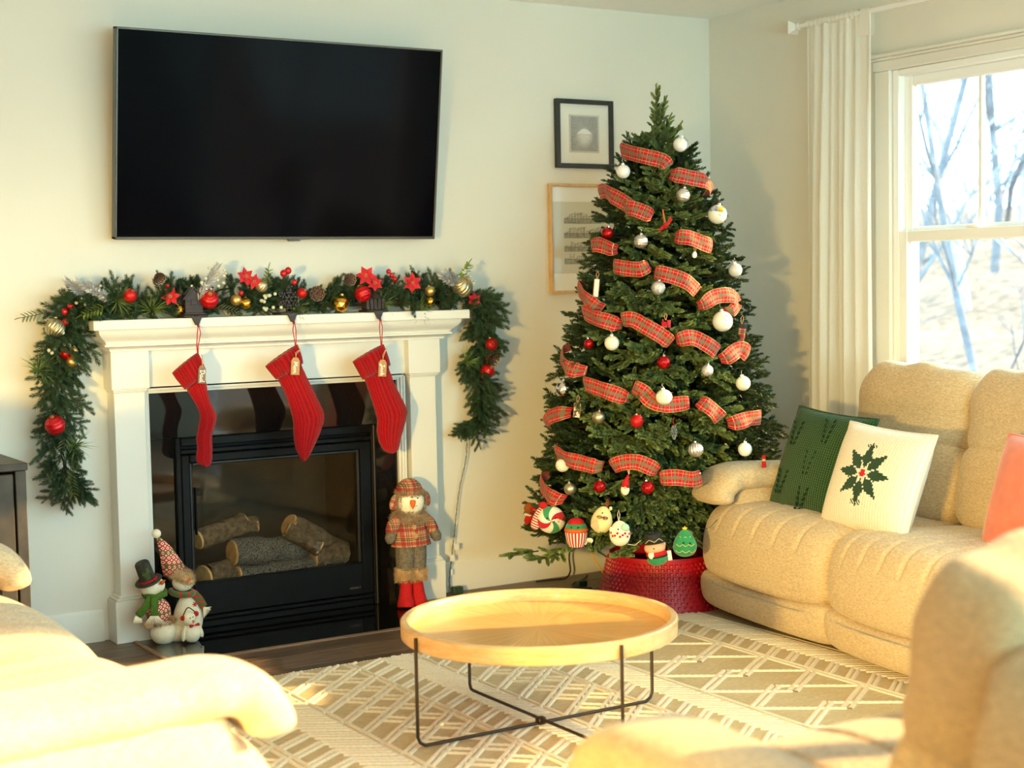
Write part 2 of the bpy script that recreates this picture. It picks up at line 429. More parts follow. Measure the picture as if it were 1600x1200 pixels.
def fairisle(name, c1, c2, c3, n=46):
    t = NT(name); o = t.sep(t.tc()); a = t.math('MULTIPLY', o[0], n); b = t.math('MULTIPLY', o[2], n)
    zz = t.math('ABSOLUTE', t.math('SUBTRACT', t.math('FRACT', a), .5)); yy = t.math('ABSOLUTE', t.math('SUBTRACT', t.math('FRACT', b), .5))
    d = t.math('ADD', zz, yy); m1 = t.math('GREATER_THAN', t.math('SINE', t.math('MULTIPLY', d, 11)), .35)
    row = t.math('GREATER_THAN', t.math('FRACT', t.math('MULTIPLY', b, .36)), .72)
    c = t.mix(m1, c1, c2); c = t.mix(t.math('MULTIPLY', row, t.math('LESS_THAN', zz, .3)), c, c3)
    t.bump(t.noise(500), .4, .001)
    return t.pr(col=c, rough=.9)
FAIR = fairisle('red_white_fair_isle_knit', S(196, 24, 30), S(240, 226, 196), S(96, 110, 50), 52)
def knit(name, a, b, sx, sz, st=.8, k='UV'):
    t = NT(name); o = t.sep(t.tc(k))
    x = t.math('MULTIPLY', o[0], sx); y = t.math('MULTIPLY', o[1], sz)
    vx = t.math('ABSOLUTE', t.math('SUBTRACT', t.math('FRACT', x), .5))
    h = t.math('SINE', t.math('MULTIPLY', t.math('ADD', y, t.math('MULTIPLY', vx, 1.2)), 2*PI))
    rib = t.math('SUBTRACT', .5, t.math('MULTIPLY', vx, vx))
    hh = t.math('ADD', t.math('MULTIPLY', h, .25), t.math('MULTIPLY', rib, 3))
    t.bump(hh, st, .004)
    f = t.math('ADD', t.math('MULTIPLY', t.noise(90), .5), t.math('SUBTRACT', .75, t.math('MULTIPLY', vx, 1.2)))
    return t.pr(col=t.ramp(f, [(.35, a), (.9, b)]), rough=.95, spec=.1, sheen=.2), t
KNITR, _ = knit('red_cable_knit', S(124, 3, 8), S(178, 8, 18), 14, 60, .5)
KNITG, _ = knit('green_cable_knit', S(14, 52, 20), S(32, 88, 34), 40, 44, .9)

# ------------------------------------------------------------------ room shell
H = 2.743
XL, YR = -8.0, -9.0
def struct(name, geos, m, parent=None, **kw):
    b = MB()
    for g in geos: b.add(g)
    return b.ob(name, m, parent, kind='structure', **kw) if parent is None else b.ob(name, m, parent, **kw)
FBX = (-2.875, -2.015, .02, .745)      # firebox hole in the wall
struct('wall_back', [box(XL, FBX[0], 0, .12, 0, H), box(FBX[1], .12, 0, .12, 0, H), box(FBX[0], FBX[1], 0, .12, FBX[3], H), box(FBX[0], FBX[1], 0, .12, 0, FBX[2])], WALL)
# window wall: double-hung pair, then the unseen tall door put in for the sun
WY0, WY1, WZ0, WZ1 = -1.26, -3.14, .74, 2.33
DY0, DY1, DZ1 = -3.40, -7.4, 2.70
struct('wall_right', [box(0, .14, WY0, 0, 0, H), box(0, .14, WY1, WY0, 0, WZ0), box(0, .14, WY1, WY0, WZ1, H), box(0, .14, DY0, WY1, 0, H), box(0, .14, DY1, DY0, DZ1, H), box(0, .14, YR, DY1, 0, H)], WALL)
struct('wall_left', [box(XL-.12, XL, YR, .12, 0, H)], WALL)
struct('wall_rear', [box(XL, .14, YR-.12, YR, 0, H)], WALL)
struct('ceiling', [box(XL-.12, .14, YR-.12, .12, H, H+.1)], CEIL)
fl = struct('floor', [box(XL-.12, .14, YR-.12, .12, -.08, -.0055)], PLANK)
# planks along X, staggered, each its own piece with an open joint
pw, plen = .178, 1.22
pm = {}
for r in range(24):
    y1 = -.0-r*pw; off = (r*.47) % plen; x = XL+off-plen
    while x < 0:
        a, b_ = max(x, XL), min(x+plen, 0)
        if b_-a > .05 and b_ > -4.6:
            L = round(b_-a, 3)
            if L not in pm: pm[L] = MB().add(cbox(-L/2+.0012, L/2-.0012, -pw/2+.0012, pw/2-.0012, -.006, 0, .0015)).mesh('plank', PLANK, 30)
            put('plank', pm[L], fl, ((a+b_)/2, y1-pw/2, 0))
        x += plen
def baseboard(name, x0, x1, y0, y1):
    g = [(0, 0), (.014, 0), (.014, .098), (.010, .108), (.010, .118), (.005, .13), (0, .13)]
    b = MB()
    if y0 == y1: b.add(([(x, y0-d, z) for x in (x0, x1) for d, z in g], [tuple(range(7)), tuple(range(7, 14))]+[(i, (i+1) % 7, (i+1) % 7+7, i+7) for i in range(7)]))
    else: b.add(([(x0-d, y, z) for y in (y0, y1) for d, z in g], [tuple(range(7)), tuple(range(7, 14))]+[(i, (i+1) % 7, (i+1) % 7+7, i+7) for i in range(7)]))
    return b.ob(name, TRIM, kind='structure', smooth=30)
baseboard('baseboard_back', -1.668, 0, 0, 0); baseboard('baseboard_left', XL, -3.215, 0, 0); baseboard('baseboard_right', 0, 0, -.016, DY0)

# ------------------------------------------------------------------ window
def window(name, y0, y1):
    """double-hung unit between y0 (left jamb) and y1; glass towards +x"""
    w = put(name, None, kind='structure')
    z0, z1 = WZ0, WZ1; xm = .035
    one('jamb', cbox(.0, .13, y0-.035, y0, z0, z1), WINW, w); one('jamb', cbox(.0, .13, y1, y1+.035, z0, z1), WINW, w)
    one('head', cbox(.0, .13, y1+.035, y0-.035, z1-.03, z1), WINW, w); one('sill', cbox(-.03, .13, y1, y0, z0-.02, z0+.03), WINW, w)
    def sash(nm, x, za, zb, rail, mun):
        a, b_ = y0-.035, y1+.035; st = .048
        s = MB(); s.add(cbox(x-.018, x+.018, a-st, a, za, zb)); s.add(cbox(x-.018, x+.018, b_, b_+st, za, zb))
        s.add(cbox(x-.018, x+.018, b_+st, a-st, zb-(.045 if mun else rail), zb)); s.add(cbox(x-.018, x+.018, b_+st, a-st, za, za+rail))
        so = s.ob(nm, WINW, w, smooth=30)
        if mun: one('muntin', cbox(x-.012, x+.012, (a+b_)/2-.010, (a+b_)/2+.010, za+rail, zb-.045, .003), WINW, so)
        one('pane', box(x-.003, x+.003, b_+st, a-st, za+rail, zb-.04), GLASS, so)
        return so
    zm = 1.60
    sash('upper_sash', .055, zm-.01, z1-.03, .05, True)
    lo = sash('lower_sash', .018, z0+.03, zm+.022, .05, False)
    one('sash_lock', cbox(-.012, .02, (y0+y1)/2-.03, (y0+y1)/2+.03, zm+.022, zm+.036, .004), WINW, lo)
    return w
window('window_1', WY0, -2.165); window('window_2', -2.235, WY1)
wc = put('trim_1', None, kind='structure')
def casing(nm, g): return one(nm, g, TRIM, wc, smooth=30)
for a, b_ in ((WY0, WY0+.09), (WY1-.09, WY1)): casing('side_casing', cbox(-.02, 0, a, b_, WZ0-.02, WZ1))
casing('mullion_casing', cbox(-.02, .12, -2.235, -2.165, WZ0-.02, WZ1))
hc = MB(); hc.add(cbox(-.022, 0, WY1-.1, WY0+.1, WZ1, WZ1+.045)); hc.add(cbox(-.03, 0, WY1-.105, WY0+.105, WZ1+.045, WZ1+.058)); hc.add(cbox(-.044, 0, WY1-.12, WY0+.12, WZ1+.058, WZ1+.072))
hc.ob('head_casing', TRIM, wc, smooth=30); casing('stool', cbox(-.06, 0, WY1-.12, WY0+.12, WZ0-.04, WZ0-.018)); casing('apron', cbox(-.018, 0, WY1-.1, WY0+.1, WZ0-.12, WZ0-.04))
# unseen door put in along the window wall, sized for sun on the loveseat
gd = put('unseen_sun_door', None, kind='structure')
for y in (DY0-.03, -5.4, DY1+.03): one('stile', cbox(.03, .1, y-.035, y+.035, 0, DZ1), WINW, gd)
one('rail', cbox(.03, .1, DY1, DY0, DZ1-.06, DZ1), WINW, gd); one('rail', cbox(.03, .1, DY1, DY0, 0, .1), WINW, gd)
for a, b_ in ((DY0-.065, -5.365), (-5.435, DY1+.065)): one('pane', box(.062, .068, b_, a, .1, DZ1-.06), glass('door_glass'), gd)

# ------------------------------------------------------------------ outside: leaf-covered slope and bare winter woods
LEAFG = mat('leaf_litter', S(122, 98, 82), .95, ns=5, na=.45, bs=8, bst=.6, bd=.05)
TRK = [mat('grey_bark', S(110, 112, 120), .9, ns=6, na=.3), mat('pale_bark', S(176, 176, 180), .85, ns=6, na=.25), mat('brown_bark', S(80, 78, 84), .9, ns=6, na=.3)]
def hz(x): return -.9+(0 if x < 7 else min((x-7)*.13, 3.6+(x-7)*.03))
def hill(u, v):
    x = .6+u*70; y = -40+v*95
    z = hz(x) + .35*math.sin(x*.7+y*.3)*min(1, x/8)+.2*math.sin(y*.9)*min(1, x/8)
    return (x, y, z)
g = MB().add(grid(hill, 40, 40)).ob('ground_outside', LEAFG, smooth=180, kind='structure')
def bare_tree(x, y, h, r, seed, m, lean=.05, label=None, group=None, depth=4):
    rg = random.Random(seed); tr = MB(); br = MB(); fine = MB()
    def grow(p, d, L, r, lv):
        pts = [p]; dd = d.copy(); n = 5
        for i in range(n):
            dd = (dd+Vector((rg.gauss(0, .10), rg.gauss(0, .10), rg.gauss(0, .05)+.03))).normalized(); pts.append(pts[-1]+dd*L/n)
        rr = [r*(1-.55*i/n) for i in range(n+1)]
        (tr if lv == 0 else br if lv < 3 else fine).add(tube(pts, rr, 7 if lv == 0 else 4, cap=False))
        if lv >= depth: return
        k = 9 if lv == 0 else 5
        for i in range(k):
            t = rg.uniform(.28 if lv == 0 else .2, 1); q = pts[min(n, int(t*n))]
            a = rg.uniform(0, 2*PI); e = rg.uniform(.5, 1.0)
            nd = (dd*(1-e*.45)+Vector((math.cos(a), math.sin(a), rg.uniform(-.1, .5)))*e).normalized()
            grow(q, nd, L*rg.uniform(.26, .42), r*rg.uniform(.3, .48), lv+1)
    t = thing('bare_tree', label or 'leafless grey tree among the winter woods beyond the window', 'tree', (x, y, hz(x)-.2), group=group)
    grow(Vector((0, 0, 0)), Vector((rg.uniform(-lean, lean), rg.uniform(-lean, lean), 1)).normalized(), h, r, 0)
    tr.ob('trunk', m, t, smooth=180, recalc=False); br.ob('limbs', m, t, smooth=180, recalc=False)
    if fine.n: fine.ob('twigs', m, t, smooth=180, recalc=False, kind='stuff')
bare_tree(9.0, 7.25, 8.5, .10, 3, TRK[0], .03, 'tall grey tree with straight trunk seen through upper left window pane')
bare_tree(12.5, 8.2, 8.5, .08, 11, TRK[1], .3, 'pale crooked tree leaning behind the right window panes')
bare_tree(7.2, 4.3, 6.0, .05, 17, TRK[0], .5, 'thin dark tree with arching branches right of the window muntin')
for i, (x, y, h, r) in enumerate([(15, 13, 9, .15), (19.5, 15.6, 10, .17), (17.5, 19.5, 9, .12), (24, 18.8, 10, .2), (23, 24, 11, .2), (29, 22.8, 11, .18), (28.5, 28.5, 12, .2), (34, 26.5, 12, .2), (13.5, 17.5, 8, .1), (35, 33, 12, .22)]):
    bare_tree(x, y, h*.9, r*.62, 30+i, TRK[i % 3], .12, None, 'bare trees on the wooded slope', 4)

# ------------------------------------------------------------------ fireplace: white mantel surround
mt = thing('fireplace_mantel', 'white painted mantel surround with columns and a deep moulded shelf', 'mantel', (-2.42, 0, 0))
def mp(name, geo, m=TRIM, par=mt, smooth=30):
    b = MB()
    for q in (geo if isinstance(geo, list) else [geo]): b.add(q, 0, T((2.42, 0, 0)))
    return b.ob(name, m, par, smooth=smooth)
mp('shelf', cbox(-3.272, -1.566, -.21, -.001, 1.272, 1.312, .003))
def cornice(pr):
    """mitred profile [(front y offset, z)] wrapped round left, front and right"""
    v = []; f = []; n = len(pr)
    for d, z in pr:
        xl, xr = -3.172-(d-.11), -1.666+(d-.11); v += [(xl, -.001, z), (xl, -d, z), (xr, -d, z), (xr, -.001, z)]
    for i in range(n-1):
        for k in range(3): f.append((i*4+k, i*4+k+1, (i+1)*4+k+1, (i+1)*4+k))
    f += [(0, 1, 2, 3), tuple((n-1)*4+k for k in (3, 2, 1, 0))]
    return v, f
mp('crown_moulding', cornice([(.182, 1.272), (.182, 1.266), (.178, 1.255), (.170, 1.244), (.158, 1.234), (.150, 1.228), (.145, 1.222), (.142, 1.214), (.150, 1.212), (.150, 1.205), (.143, 1.202), (.132, 1.199), (.126, 1.196), (.122, 1.190), (.122, 1.184), (.112, 1.183)]))
mp('frieze_board', cbox(-3.02, -1.828, -.07, -.001, 1.02, 1.19, .002))
for a, b_ in ((-3.178, -3.020), (-1.829, -1.668)):
    mp('capital_block', cbox(a, b_, -.11, -.001, 1.030, 1.184, .002))
    mp('capital_moulding', [cbox(a+.006, b_-.006, -.104, -.001, 1.022, 1.031, .003), cbox(a+.010, b_-.010, -.098, -.001, 1.015, 1.023, .003)])
    c = mp('column', cbox(a+.014, b_-.016, -.09, -.001, .19, 1.016, .002))
    mp('plinth', [cbox(a-.016, b_+.004, -.11, -.001, .0, .172, .002), cbox(a-.010, b_-.002, -.104, -.001, .172, .182, .004), cbox(a+.004, b_-.008, -.097, -.001, .182, .192, .003)])
inn = []
for i, (o_, d) in enumerate(((0, .050), (.010, .062), (.020, .070))):
    w_ = .010
    inn += [cbox(-3.006-o_-w_, -3.006-o_, -d, -.001, .0, 1.004+o_+w_, .002), cbox(-1.858+o_, -1.858+o_+w_, -d, -.001, .0, 1.004+o_+w_, .002), cbox(-3.006-o_, -1.858+o_, -d, -.001, 1.004+o_, 1.004+o_+w_, .002)]
mp('opening_trim', inn)
# black granite slips and hearth
sg = thing('granite_surround', 'polished black granite slabs lining the fireplace opening', 'surround', (-2.42, 0, 0))
mp('slab', cbox(-3.006, -1.858, -.032, -.001, .812, 1.005, .001), GRAN, sg); mp('slab', cbox(-3.006, -2.902, -.032, -.001, .001, .8105, .001), GRAN, sg); mp('slab', cbox(-1.972, -1.858, -.032, -.001, .001, .8105, .001), GRAN, sg)
he = thing('hearth', 'flush polished black granite hearth slab in front of the fireplace', 'hearth', (-2.45, -.28, 0))
one('slab', cbox(-.66, .66, -.26, .279, -.004, .002, .0015), GRAN, he)
one('edge_strip', cbox(-.68, .68, -.285, -.26, -.004, .006, .002), TRIMW, he); one('edge_strip', cbox(-.68, -.66, -.26, .165, -.004, .006, .002), TRIMW, he); one('edge_strip', cbox(.66, .68, -.26, .165, -.004, .006, .002), TRIMW, he)
# gas fire insert
gi = thing('fireplace_insert', 'black gas fireplace insert with louvred hood and glass front', 'fireplace', (-2.42, 0, 0))
def ip(name, geo, m=BLKM, par=gi, smooth=30): return mp(name, geo, m, par, smooth)
ip('side_post', cbox(-2.901, -2.878, -.05, -.002, .0025, .812)); ip('side_post', cbox(-1.996, -1.972, -.05, -.002, .0025, .812))
ip('side_trim', cbox(-1.988, -1.982, -.056, -.05, .0025, .81), CHRM if False else mat('worn_steel_edge', S(96, 84, 70), .4, .6))
ip('hood_bar', cbox(-2.878, -1.996, -.058, -.002, .776, .81)); ip('louver', cbox(-2.878, -1.996, -.05, -.012, .742, .762)); ip('back_strip', cbox(-2.878, -1.996, -.012, -.002, .735, .776))
dr = ip('door_frame', [cbox(-2.876, -2.840, -.046, -.002, .055, .738), cbox(-2.050, -1.998, -.046, -.002, .055, .738), cbox(-2.840, -2.050, -.046, -.002, .704, .738), cbox(-2.840, -2.050, -.046, -.002, .055, .195)])
ip('door_bead', [cbox(-2.84, -2.826, -.036, -.01, .195, .704), cbox(-2.064, -2.05, -.036, -.01, .195, .704), cbox(-2.826, -2.064, -.036, -.01, .69, .704)], mat('inner_frame_grey', (.009, .009, .008), .45), dr)
ip('fire_glass', box(-2.826, -2.064, -.022, -.018, .195, .69), GLASSD, dr)
ip('pull_handle', cbox(-2.822, -2.816, -.052, -.03, .40, .60, .002), BLKM, dr)
ip('toe_kick', [cbox(-2.878, -1.996, -.04, -.002, .0025, .03), cbox(-2.878, -1.996, -.046, -.002, .034, .05)])
tx = bpy.data.curves.new('brand_plate', 'FONT'); tx.body = 'REGENCY'; tx.size = .011; tx.extrude = .0006; tx.space_character = 1.2
_t = bpy.data.objects.new('brand_text', tx); SC.collection.objects.link(_t); bpy.context.view_layer.update()
_m = bpy.data.meshes.new_from_object(_t.evaluated_get(bpy.context.evaluated_depsgraph_get())); bpy.data.objects.remove(_t); _m.materials.clear(); _m.materials.append(mat('brand_silver', S(150, 130, 110), .4, .5))
put('brand_plate', _m, dr, (-2.118+2.42, -.0465, .083), (90, 0, 0))
FBR = mat('firebox_liner', (.030, .026, .021), .8, ns=9, na=.3)
fb = MB(); x0, x1, z0, z1 = FBX
for q in (box(x0, x1, .40, .42, z0, z1), box(x0-.01, x0+.001, 0, .42, z0, z1), box(x1-.001, x1+.01, 0, .42, z0, z1), box(x0, x1, 0, .42, z1, z1+.02), box(x0, x1, 0, .42, z0-.02, z0+.12)): fb.add(q, 0, T((2.42, 0, 0)))
fb.ob('firebox', FBR, gi, smooth=0)
# gas logs
LOGB = mat('charred_log_bark', S(120, 100, 78), .9, ns=40, na=.5, bs=70, bst=1.0, bd=.02)
LOGC = mat('log_cut_wood', S(232, 190, 130), .85, ns=30, na=.2)
LOGA = mat('ash_crazed_log', S(120, 116, 110), .95, ns=160, na=.9, bs=130, bst=1.0, bd=.02)
def log(p0, p1, r, m, label):
    p0 = Vector(p0); p1 = Vector(p1); t = thing('gas_log', label, 'log', tuple(p0)); d = p1-p0
    rg = random.Random(int(r*1e4)+int(p0.x*99))
    pts = [d*(i/6)+Vector((rg.gauss(0, .004), 0, rg.gauss(0, .004))) for i in range(7)]
    pts[0] = Vector((0, 0, 0)); pts[6] = d
    b = MB(); g_ = tube(pts, [r*rg.uniform(.9, 1.08) for _ in pts], 14, cap=False); v = np.array(g_[0]); v += RNG.normal(0, r*.05, v.shape); b.add((v, g_[1]))
    b.ob('bark', m, t, smooth=60, recalc=False)
    for q, dv in ((Vector((0, 0, 0)), -d), (d, d)): MB().add(lathe([(r*.98, -.004), (r*.9, .004), (0, .005)], 14), 0, aim(q, dv)).ob('cut_end', LOGC, t)
log((-2.765, .10, .385-.03), (-2.53, .16, .40), .045, LOGB, 'tan log with round pale end at the back left of the fire')
log((-2.76, .05, .195), (-2.62, .10, .20), .058, LOGB, 'short fat log with pale cut at the lower left of the fire')
log((-2.62, .07, .285), (-2.26, .10, .275), .058, LOGA, 'large grey crazed log in the middle of the fire')
log((-2.60, .06, .185), (-2.20, .07, .185), .045, LOGA, 'ashy grey log lying along the bottom of the fire')
log((-2.46, .17, .385), (-2.60, .20, .375), .036, LOGB, 'small upper log pointing its pale end right at the back')
log((-2.37, .05, .365), (-2.24, .00, .275), .036, LOGB, 'brown log with split pale face crossing over the middle')
log((-2.33, .12, .375), (-2.06, .16, .215), .052, LOGB, 'long brown log sloping down to the right of the fire')
log((-2.25, .06, .215), (-2.08, .09, .225), .048, LOGB, 'thick log stub with pale cut at the lower right of the fire')
log((-2.42, .01, .165), (-2.43, .09, .205), .024, LOGB, 'little round log end poking out at the front of the fire')
em = MB()
ico = ball(1, 6, 4)
for i in range(420): em.add(ico, 0, T((random.uniform(-2.82, -2.07), random.uniform(.01, .3), .148+random.uniform(0, .02)), (random.uniform(0, 90), random.uniform(0, 90), 0), (random.uniform(.006, .014), random.uniform(.006, .014), random.uniform(.005, .010))))
tag(em.ob('lava_gravel', mat('lava_rock', S(66, 52, 40), .95, ns=50, na=.5), recalc=False, kind='stuff'), 'brown lava gravel spread under the gas logs', 'gravel')

# ------------------------------------------------------------------ television, tilted forward
tv = thing('television', 'large black flat screen television tilted forward above the mantel', 'television', (-2.403, -.08, 1.632), (7.8, 0, 0))
w_, h_ = 1.466, .835
SCR = NT('dark_screen'); SCR.pr(col=(.0022, .0022, .004), rough=.09, spec=.05)
one('screen', cbox(-w_/2+.008, w_/2-.008, -.004, .02, .012, h_-.008, .001), SCR.m, tv)
BEZ = mat('silver_grey_bezel', S(92, 90, 84), .35, .6)
MB().add(cbox(-w_/2, -w_/2+.009, -.008, .035, 0, h_, .002)).add(cbox(w_/2-.009, w_/2, -.008, .035, 0, h_, .002)).add(cbox(-w_/2, w_/2, -.008, .035, h_-.009, h_, .002)).add(cbox(-w_/2, w_/2, -.008, .035, 0, .012, .002)).ob('bezel', BEZ, tv, smooth=30)
one('back_case', cbox(-w_/2+.03, w_/2-.03, .02, .055, .03, h_-.03, .01), BLKM, tv)
one('sensor_tab', cbox(.02, .075, -.009, .01, -.008, .003, .002), BEZ, tv)
one('wall_bracket', cbox(-.3, .3, .05, .075, .10, .35, .004), BLKM, tv)

# ------------------------------------------------------------------ pictures
def print_blk(seed):
    t = NT('etching_print'); o = t.sep(t.tc('Generated')); x, z = o[0], o[2]
    n = t.noise(38, None, 5, .8)
    dx = t.math('SUBTRACT', x, .5)
    arch = t.math('SUBTRACT', t.math('MULTIPLY', t.math('COSINE', t.math('MULTIPLY', dx, 7.5)), .10), t.math('SUBTRACT', z, .55))
    m = t.math('MULTIPLY', t.math('MULTIPLY', t.math('GREATER_THAN', arch, 0), t.math('GREATER_THAN', z, .5)), t.math('LESS_THAN', t.math('ABSOLUTE', dx), .44))
    rays = t.math('SINE', t.math('MULTIPLY', t.math('ARCTAN2', dx, t.math('SUBTRACT', z, .45)), 46))
    glow = t.math('SUBTRACT', 1.0, t.math('MULTIPLY', t.math('ADD', t.math('MULTIPLY', dx, dx), t.math('MULTIPLY', t.math('SUBTRACT', z, .4), t.math('SUBTRACT', z, .4))), 9), clamp=True)
    v = t.math('ADD', t.math('ADD', t.math('MULTIPLY', n, .4), t.math('MULTIPLY', rays, .07)), t.math('ADD', .05, t.math('MULTIPLY', glow, .25)), clamp=True)
    v = t.math('MAXIMUM', t.math('MULTIPLY_ADD', v, 1.15, .16), t.math('MULTIPLY', m, .92))
    return t.pr(col=t.ramp(v, [(.1, (.03, .03, .03)), (.9, (.85, .85, .82))]), rough=.7)
def picture(name, label, x0, x1, z0, z1, fw_, fm, matte, art):
    p = thing(name, label, 'picture', ((x0+x1)/2, -.003, z0)); w = (x1-x0)/2; h = z1-z0
    MB().add(cbox(-w, -w+fw_, -.026, 0, 0, h, .002)).add(cbox(w-fw_, w, -.026, 0, 0, h, .002)).add(cbox(-w+fw_, w-fw_, -.026, 0, h-fw_, h, .002)).add(cbox(-w+fw_, w-fw_, -.026, 0, 0, fw_, .002)).ob('frame', fm, p, smooth=30)
    one('mat_board', box(-w+fw_, w-fw_, -.010, -.002, fw_, h-fw_), matte, p)
    art(p, w, h)
    one('glazing', box(-w+fw_, w-fw_, -.018, -.016, fw_, h-fw_), GLASSP, p)
MATB = mat('mat_board_white', S(236, 235, 226), .85, spec=.1)
def art1(p, w, h):
    one('print_sheet', box(-.088, .088, -.012, -.010, .075, h-.072), mat('print_margin', S(206, 204, 196), .85), p)
    one('etching', box(-.078, .078, -.0135, -.012, .083, h-.080), print_blk(1), p)
picture('picture_frame', 'small black framed etching with wide white mat above the wooden frame', -.958, -.624, 1.972, 2.300, .022, FRAMEB, MATB, art1)
def art2(p, w, h):
    one('print_sheet', box(-w+.012, w-.012, -.012, -.010, .095, h-.085), mat('sage_print_paper', S(206, 204, 184), .85), p)
    ink = mat('pencil_grey_ink', S(92, 92, 84), .9); gw = mat('grey_green_wash', S(160, 160, 140), .9, ns=60, na=.3)
    for k, z in enumerate((.335, .265, .20, .14)):
        b = MB(); b.add(box(-.115, .10, -.0135, -.012, z, z+.024)); b.ob('elevation_wash', gw, p, smooth=0)
        b = MB(); x = -.115
        while x < .11:
            hh = random.uniform(.006, .03)*(1 if x > -.09 else .3); b.add(box(x, x+.0012, -.0142, -.0128, z, z+.022+hh)); b.add(box(x, x+.012, -.0142, -.0128, z+.021+hh, z+.0222+hh)); x += random.uniform(.006, .013)
        b.add(box(-.115, .115, -.0142, -.0128, z, z+.0012)); b.add(box(-.115, .115, -.0142, -.0128, z+.022, z+.0232))
        b.ob('elevation_drawing', ink, p, smooth=0)
picture('picture_frame', 'natural wood framed drawing of building elevations half hidden by the tree', -1.003, -.60, 1.372, 1.896, .013, FRW, MATB, art2)

# ------------------------------------------------------------------ curtain and rod
rd = thing('curtain_rod', 'white curtain rod with square flared finial above the window', 'curtain rod', (-.10, -.80, 2.585))
MB().add(tube([(0, .02, 0), (0, -2.6, 0)], .0125, 14)).ob('rod', WHG, rd)
MB().add(lathe([(.030*1.414, 0), (.028*1.414, .004), (.012*1.414, .03), (.010*1.414, .036)], 4), 0, aim((0, .068, 0), (0, -1, 0), 1, PI/4)).ob('finial', WHG, rd, smooth=20)
MB().add(lathe([(.016, 0), (.018, .006), (.016, .012)], 14), 0, aim((0, .034, 0), (0, -1, 0))).ob('collar', WHG, rd)
MB().add(tube([(0, -.01, 0), (.03, -.01, -.012), (.10, -.01, -.012)], .006, 8)).add(cbox(.088, .0985, -.03, .01, -.05, .03)).ob('wall_bracket', WHG, rd)
def curtmat():
    t = NT('sheer_white_voile'); t.N.remove(t.p)
    w = t.noise(500, t.map((1, 1, .4)), 2)
    d = t.n('BsdfDiffuse', {'Color': S(248, 247, 240)}); tl = t.n('BsdfTranslucent', {'Color': S(250, 249, 244)}); tr = t.n('BsdfTransparent')
    m1 = t.n('MixShader', {0: .34, 1: d.outputs[0], 2: tl.outputs[0]}); m2 = t.n('MixShader', {0: t.math('MULTIPLY_ADD', w, .10, .06), 1: m1.outputs[0], 2: tr.outputs[0]})
    t.t.links.new(m2.outputs[0], t.out.inputs[0]); return t.m
VOILE = curtmat()
cu = thing('curtain', 'gathered sheer white curtain panel hanging at the left of the window', 'curtain', (-.10, -.80, .02))
def fold(u, v):
    z = v*2.552; s = 1-v
    y = -.03-u*.41+.035*s*(.5-u)*2*0 + .030*(1-u)*s
    a = .009+.025*min(1, s*3.0)
    x = a*(.62*math.sin(u*31+1.6*math.sin(u*6.5+s*.4))+.38*math.sin(u*53+2.1+.5*s))-.012*s*math.sin(u*6)
    return (x-.005, y, z)
MB().add(grid(fold, 150, 30)).ob('panel', VOILE, cu, smooth=180, recalc=False)
def hdr(u, v):
    a = v*2*PI; r = .017+.0015*math.sin(u*75)
    return (r*math.cos(a), -.03-u*.335, 2.565+ r*math.sin(a)*1.0)
MB().add(grid(hdr, 90, 14, cv=True)).ob('rod_pocket', VOILE, cu, smooth=180, recalc=False)
def tab(u, v):
    a = -.25*PI+u*1.5*PI; r = .016; z = 2.565
    pts = [(-.014, 2.46), (-.016, 2.53), (-.012, 2.578), (0, 2.5835), (.013, 2.576), (.016, 2.53), (.010, 2.46)]
    k = u*6; i = min(5, int(k)); f_ = k-i; p = pts[i]; q = pts[i+1]
    wd = .022+.012*abs(u-.5)*2
    return (p[0]*(1-f_)+q[0]*f_, -.418-(v-.5)*wd*2+.012, p[1]*(1-f_)+q[1]*f_)
MB().add(grid(tab, 24, 5)).ob('hanging_tab', VOILE, cu, smooth=180, recalc=False)
# second panel at the far end of the rod, outside the frame but seen in the glass
cb_ = thing('curtain', 'sheer white curtain panel at the far right end of the rod', 'curtain', (-.10, -3.05, .02))
MB().add(grid(fold, 90, 20)).ob('panel', VOILE, cb_, smooth=180, recalc=False)

# ------------------------------------------------------------------ media console at the left edge
cb = thing('media_console', 'dark wood media console with pierced metal door left of the fireplace', 'console', (-4.45, -.02, 0))
one('top', cbox(-.86, .84, -.435, 0, .775, .803, .003), CABW, cb)
for x in (-.85, .795): one('side_panel', cbox(x, x+.04, -.425, 0, .06, .775, .003), CABW, cb)
one('bottom_panel', cbox(-.81, .795, -.42, -.01, .06, .09), CABW, cb); one('back_panel', cbox(-.81, .795, -.02, -.005, .09, .775), CABW, cb)
MESHM = NT('pierced_metal'); vo = MESHM.n('TexVoronoi', {'Vector': MESHM.tc(), 'Scale': 150.0}); MESHM.pr(col=MESHM.ramp(vo.outputs['Distance'], [(.3, (.005, .005, .005)), (.5, (.06, .05, .04))]), rough=.4, metal=.6); MESHM.bump(vo.outputs['Distance'], .8, .003)
for x in (-.80, -.27, .26):
    d = MB().add(cbox(x, x+.06, -.44, -.425, .10, .765)).add(cbox(x+.465, x+.525, -.44, -.425, .10, .765)).add(cbox(x+.06, x+.465, -.44, -.425, .70, .765)).add(cbox(x+.06, x+.465, -.44, -.425, .10, .165)).ob('door', CABW, cb, smooth=30)
    one('pierced_panel', box(x+.06, x+.465, -.434, -.430, .165, .70), MESHM.m, d); one('knob', ball((.010, .012, .010), 12, 8, (x+.03, -.452, .45)), BLKM, d)
for x in (-.84, .79):
    for y in (-.42, -.05): one('foot', cbox(x, x+.045, y, y+.045, 0, .06), CABW, cb)

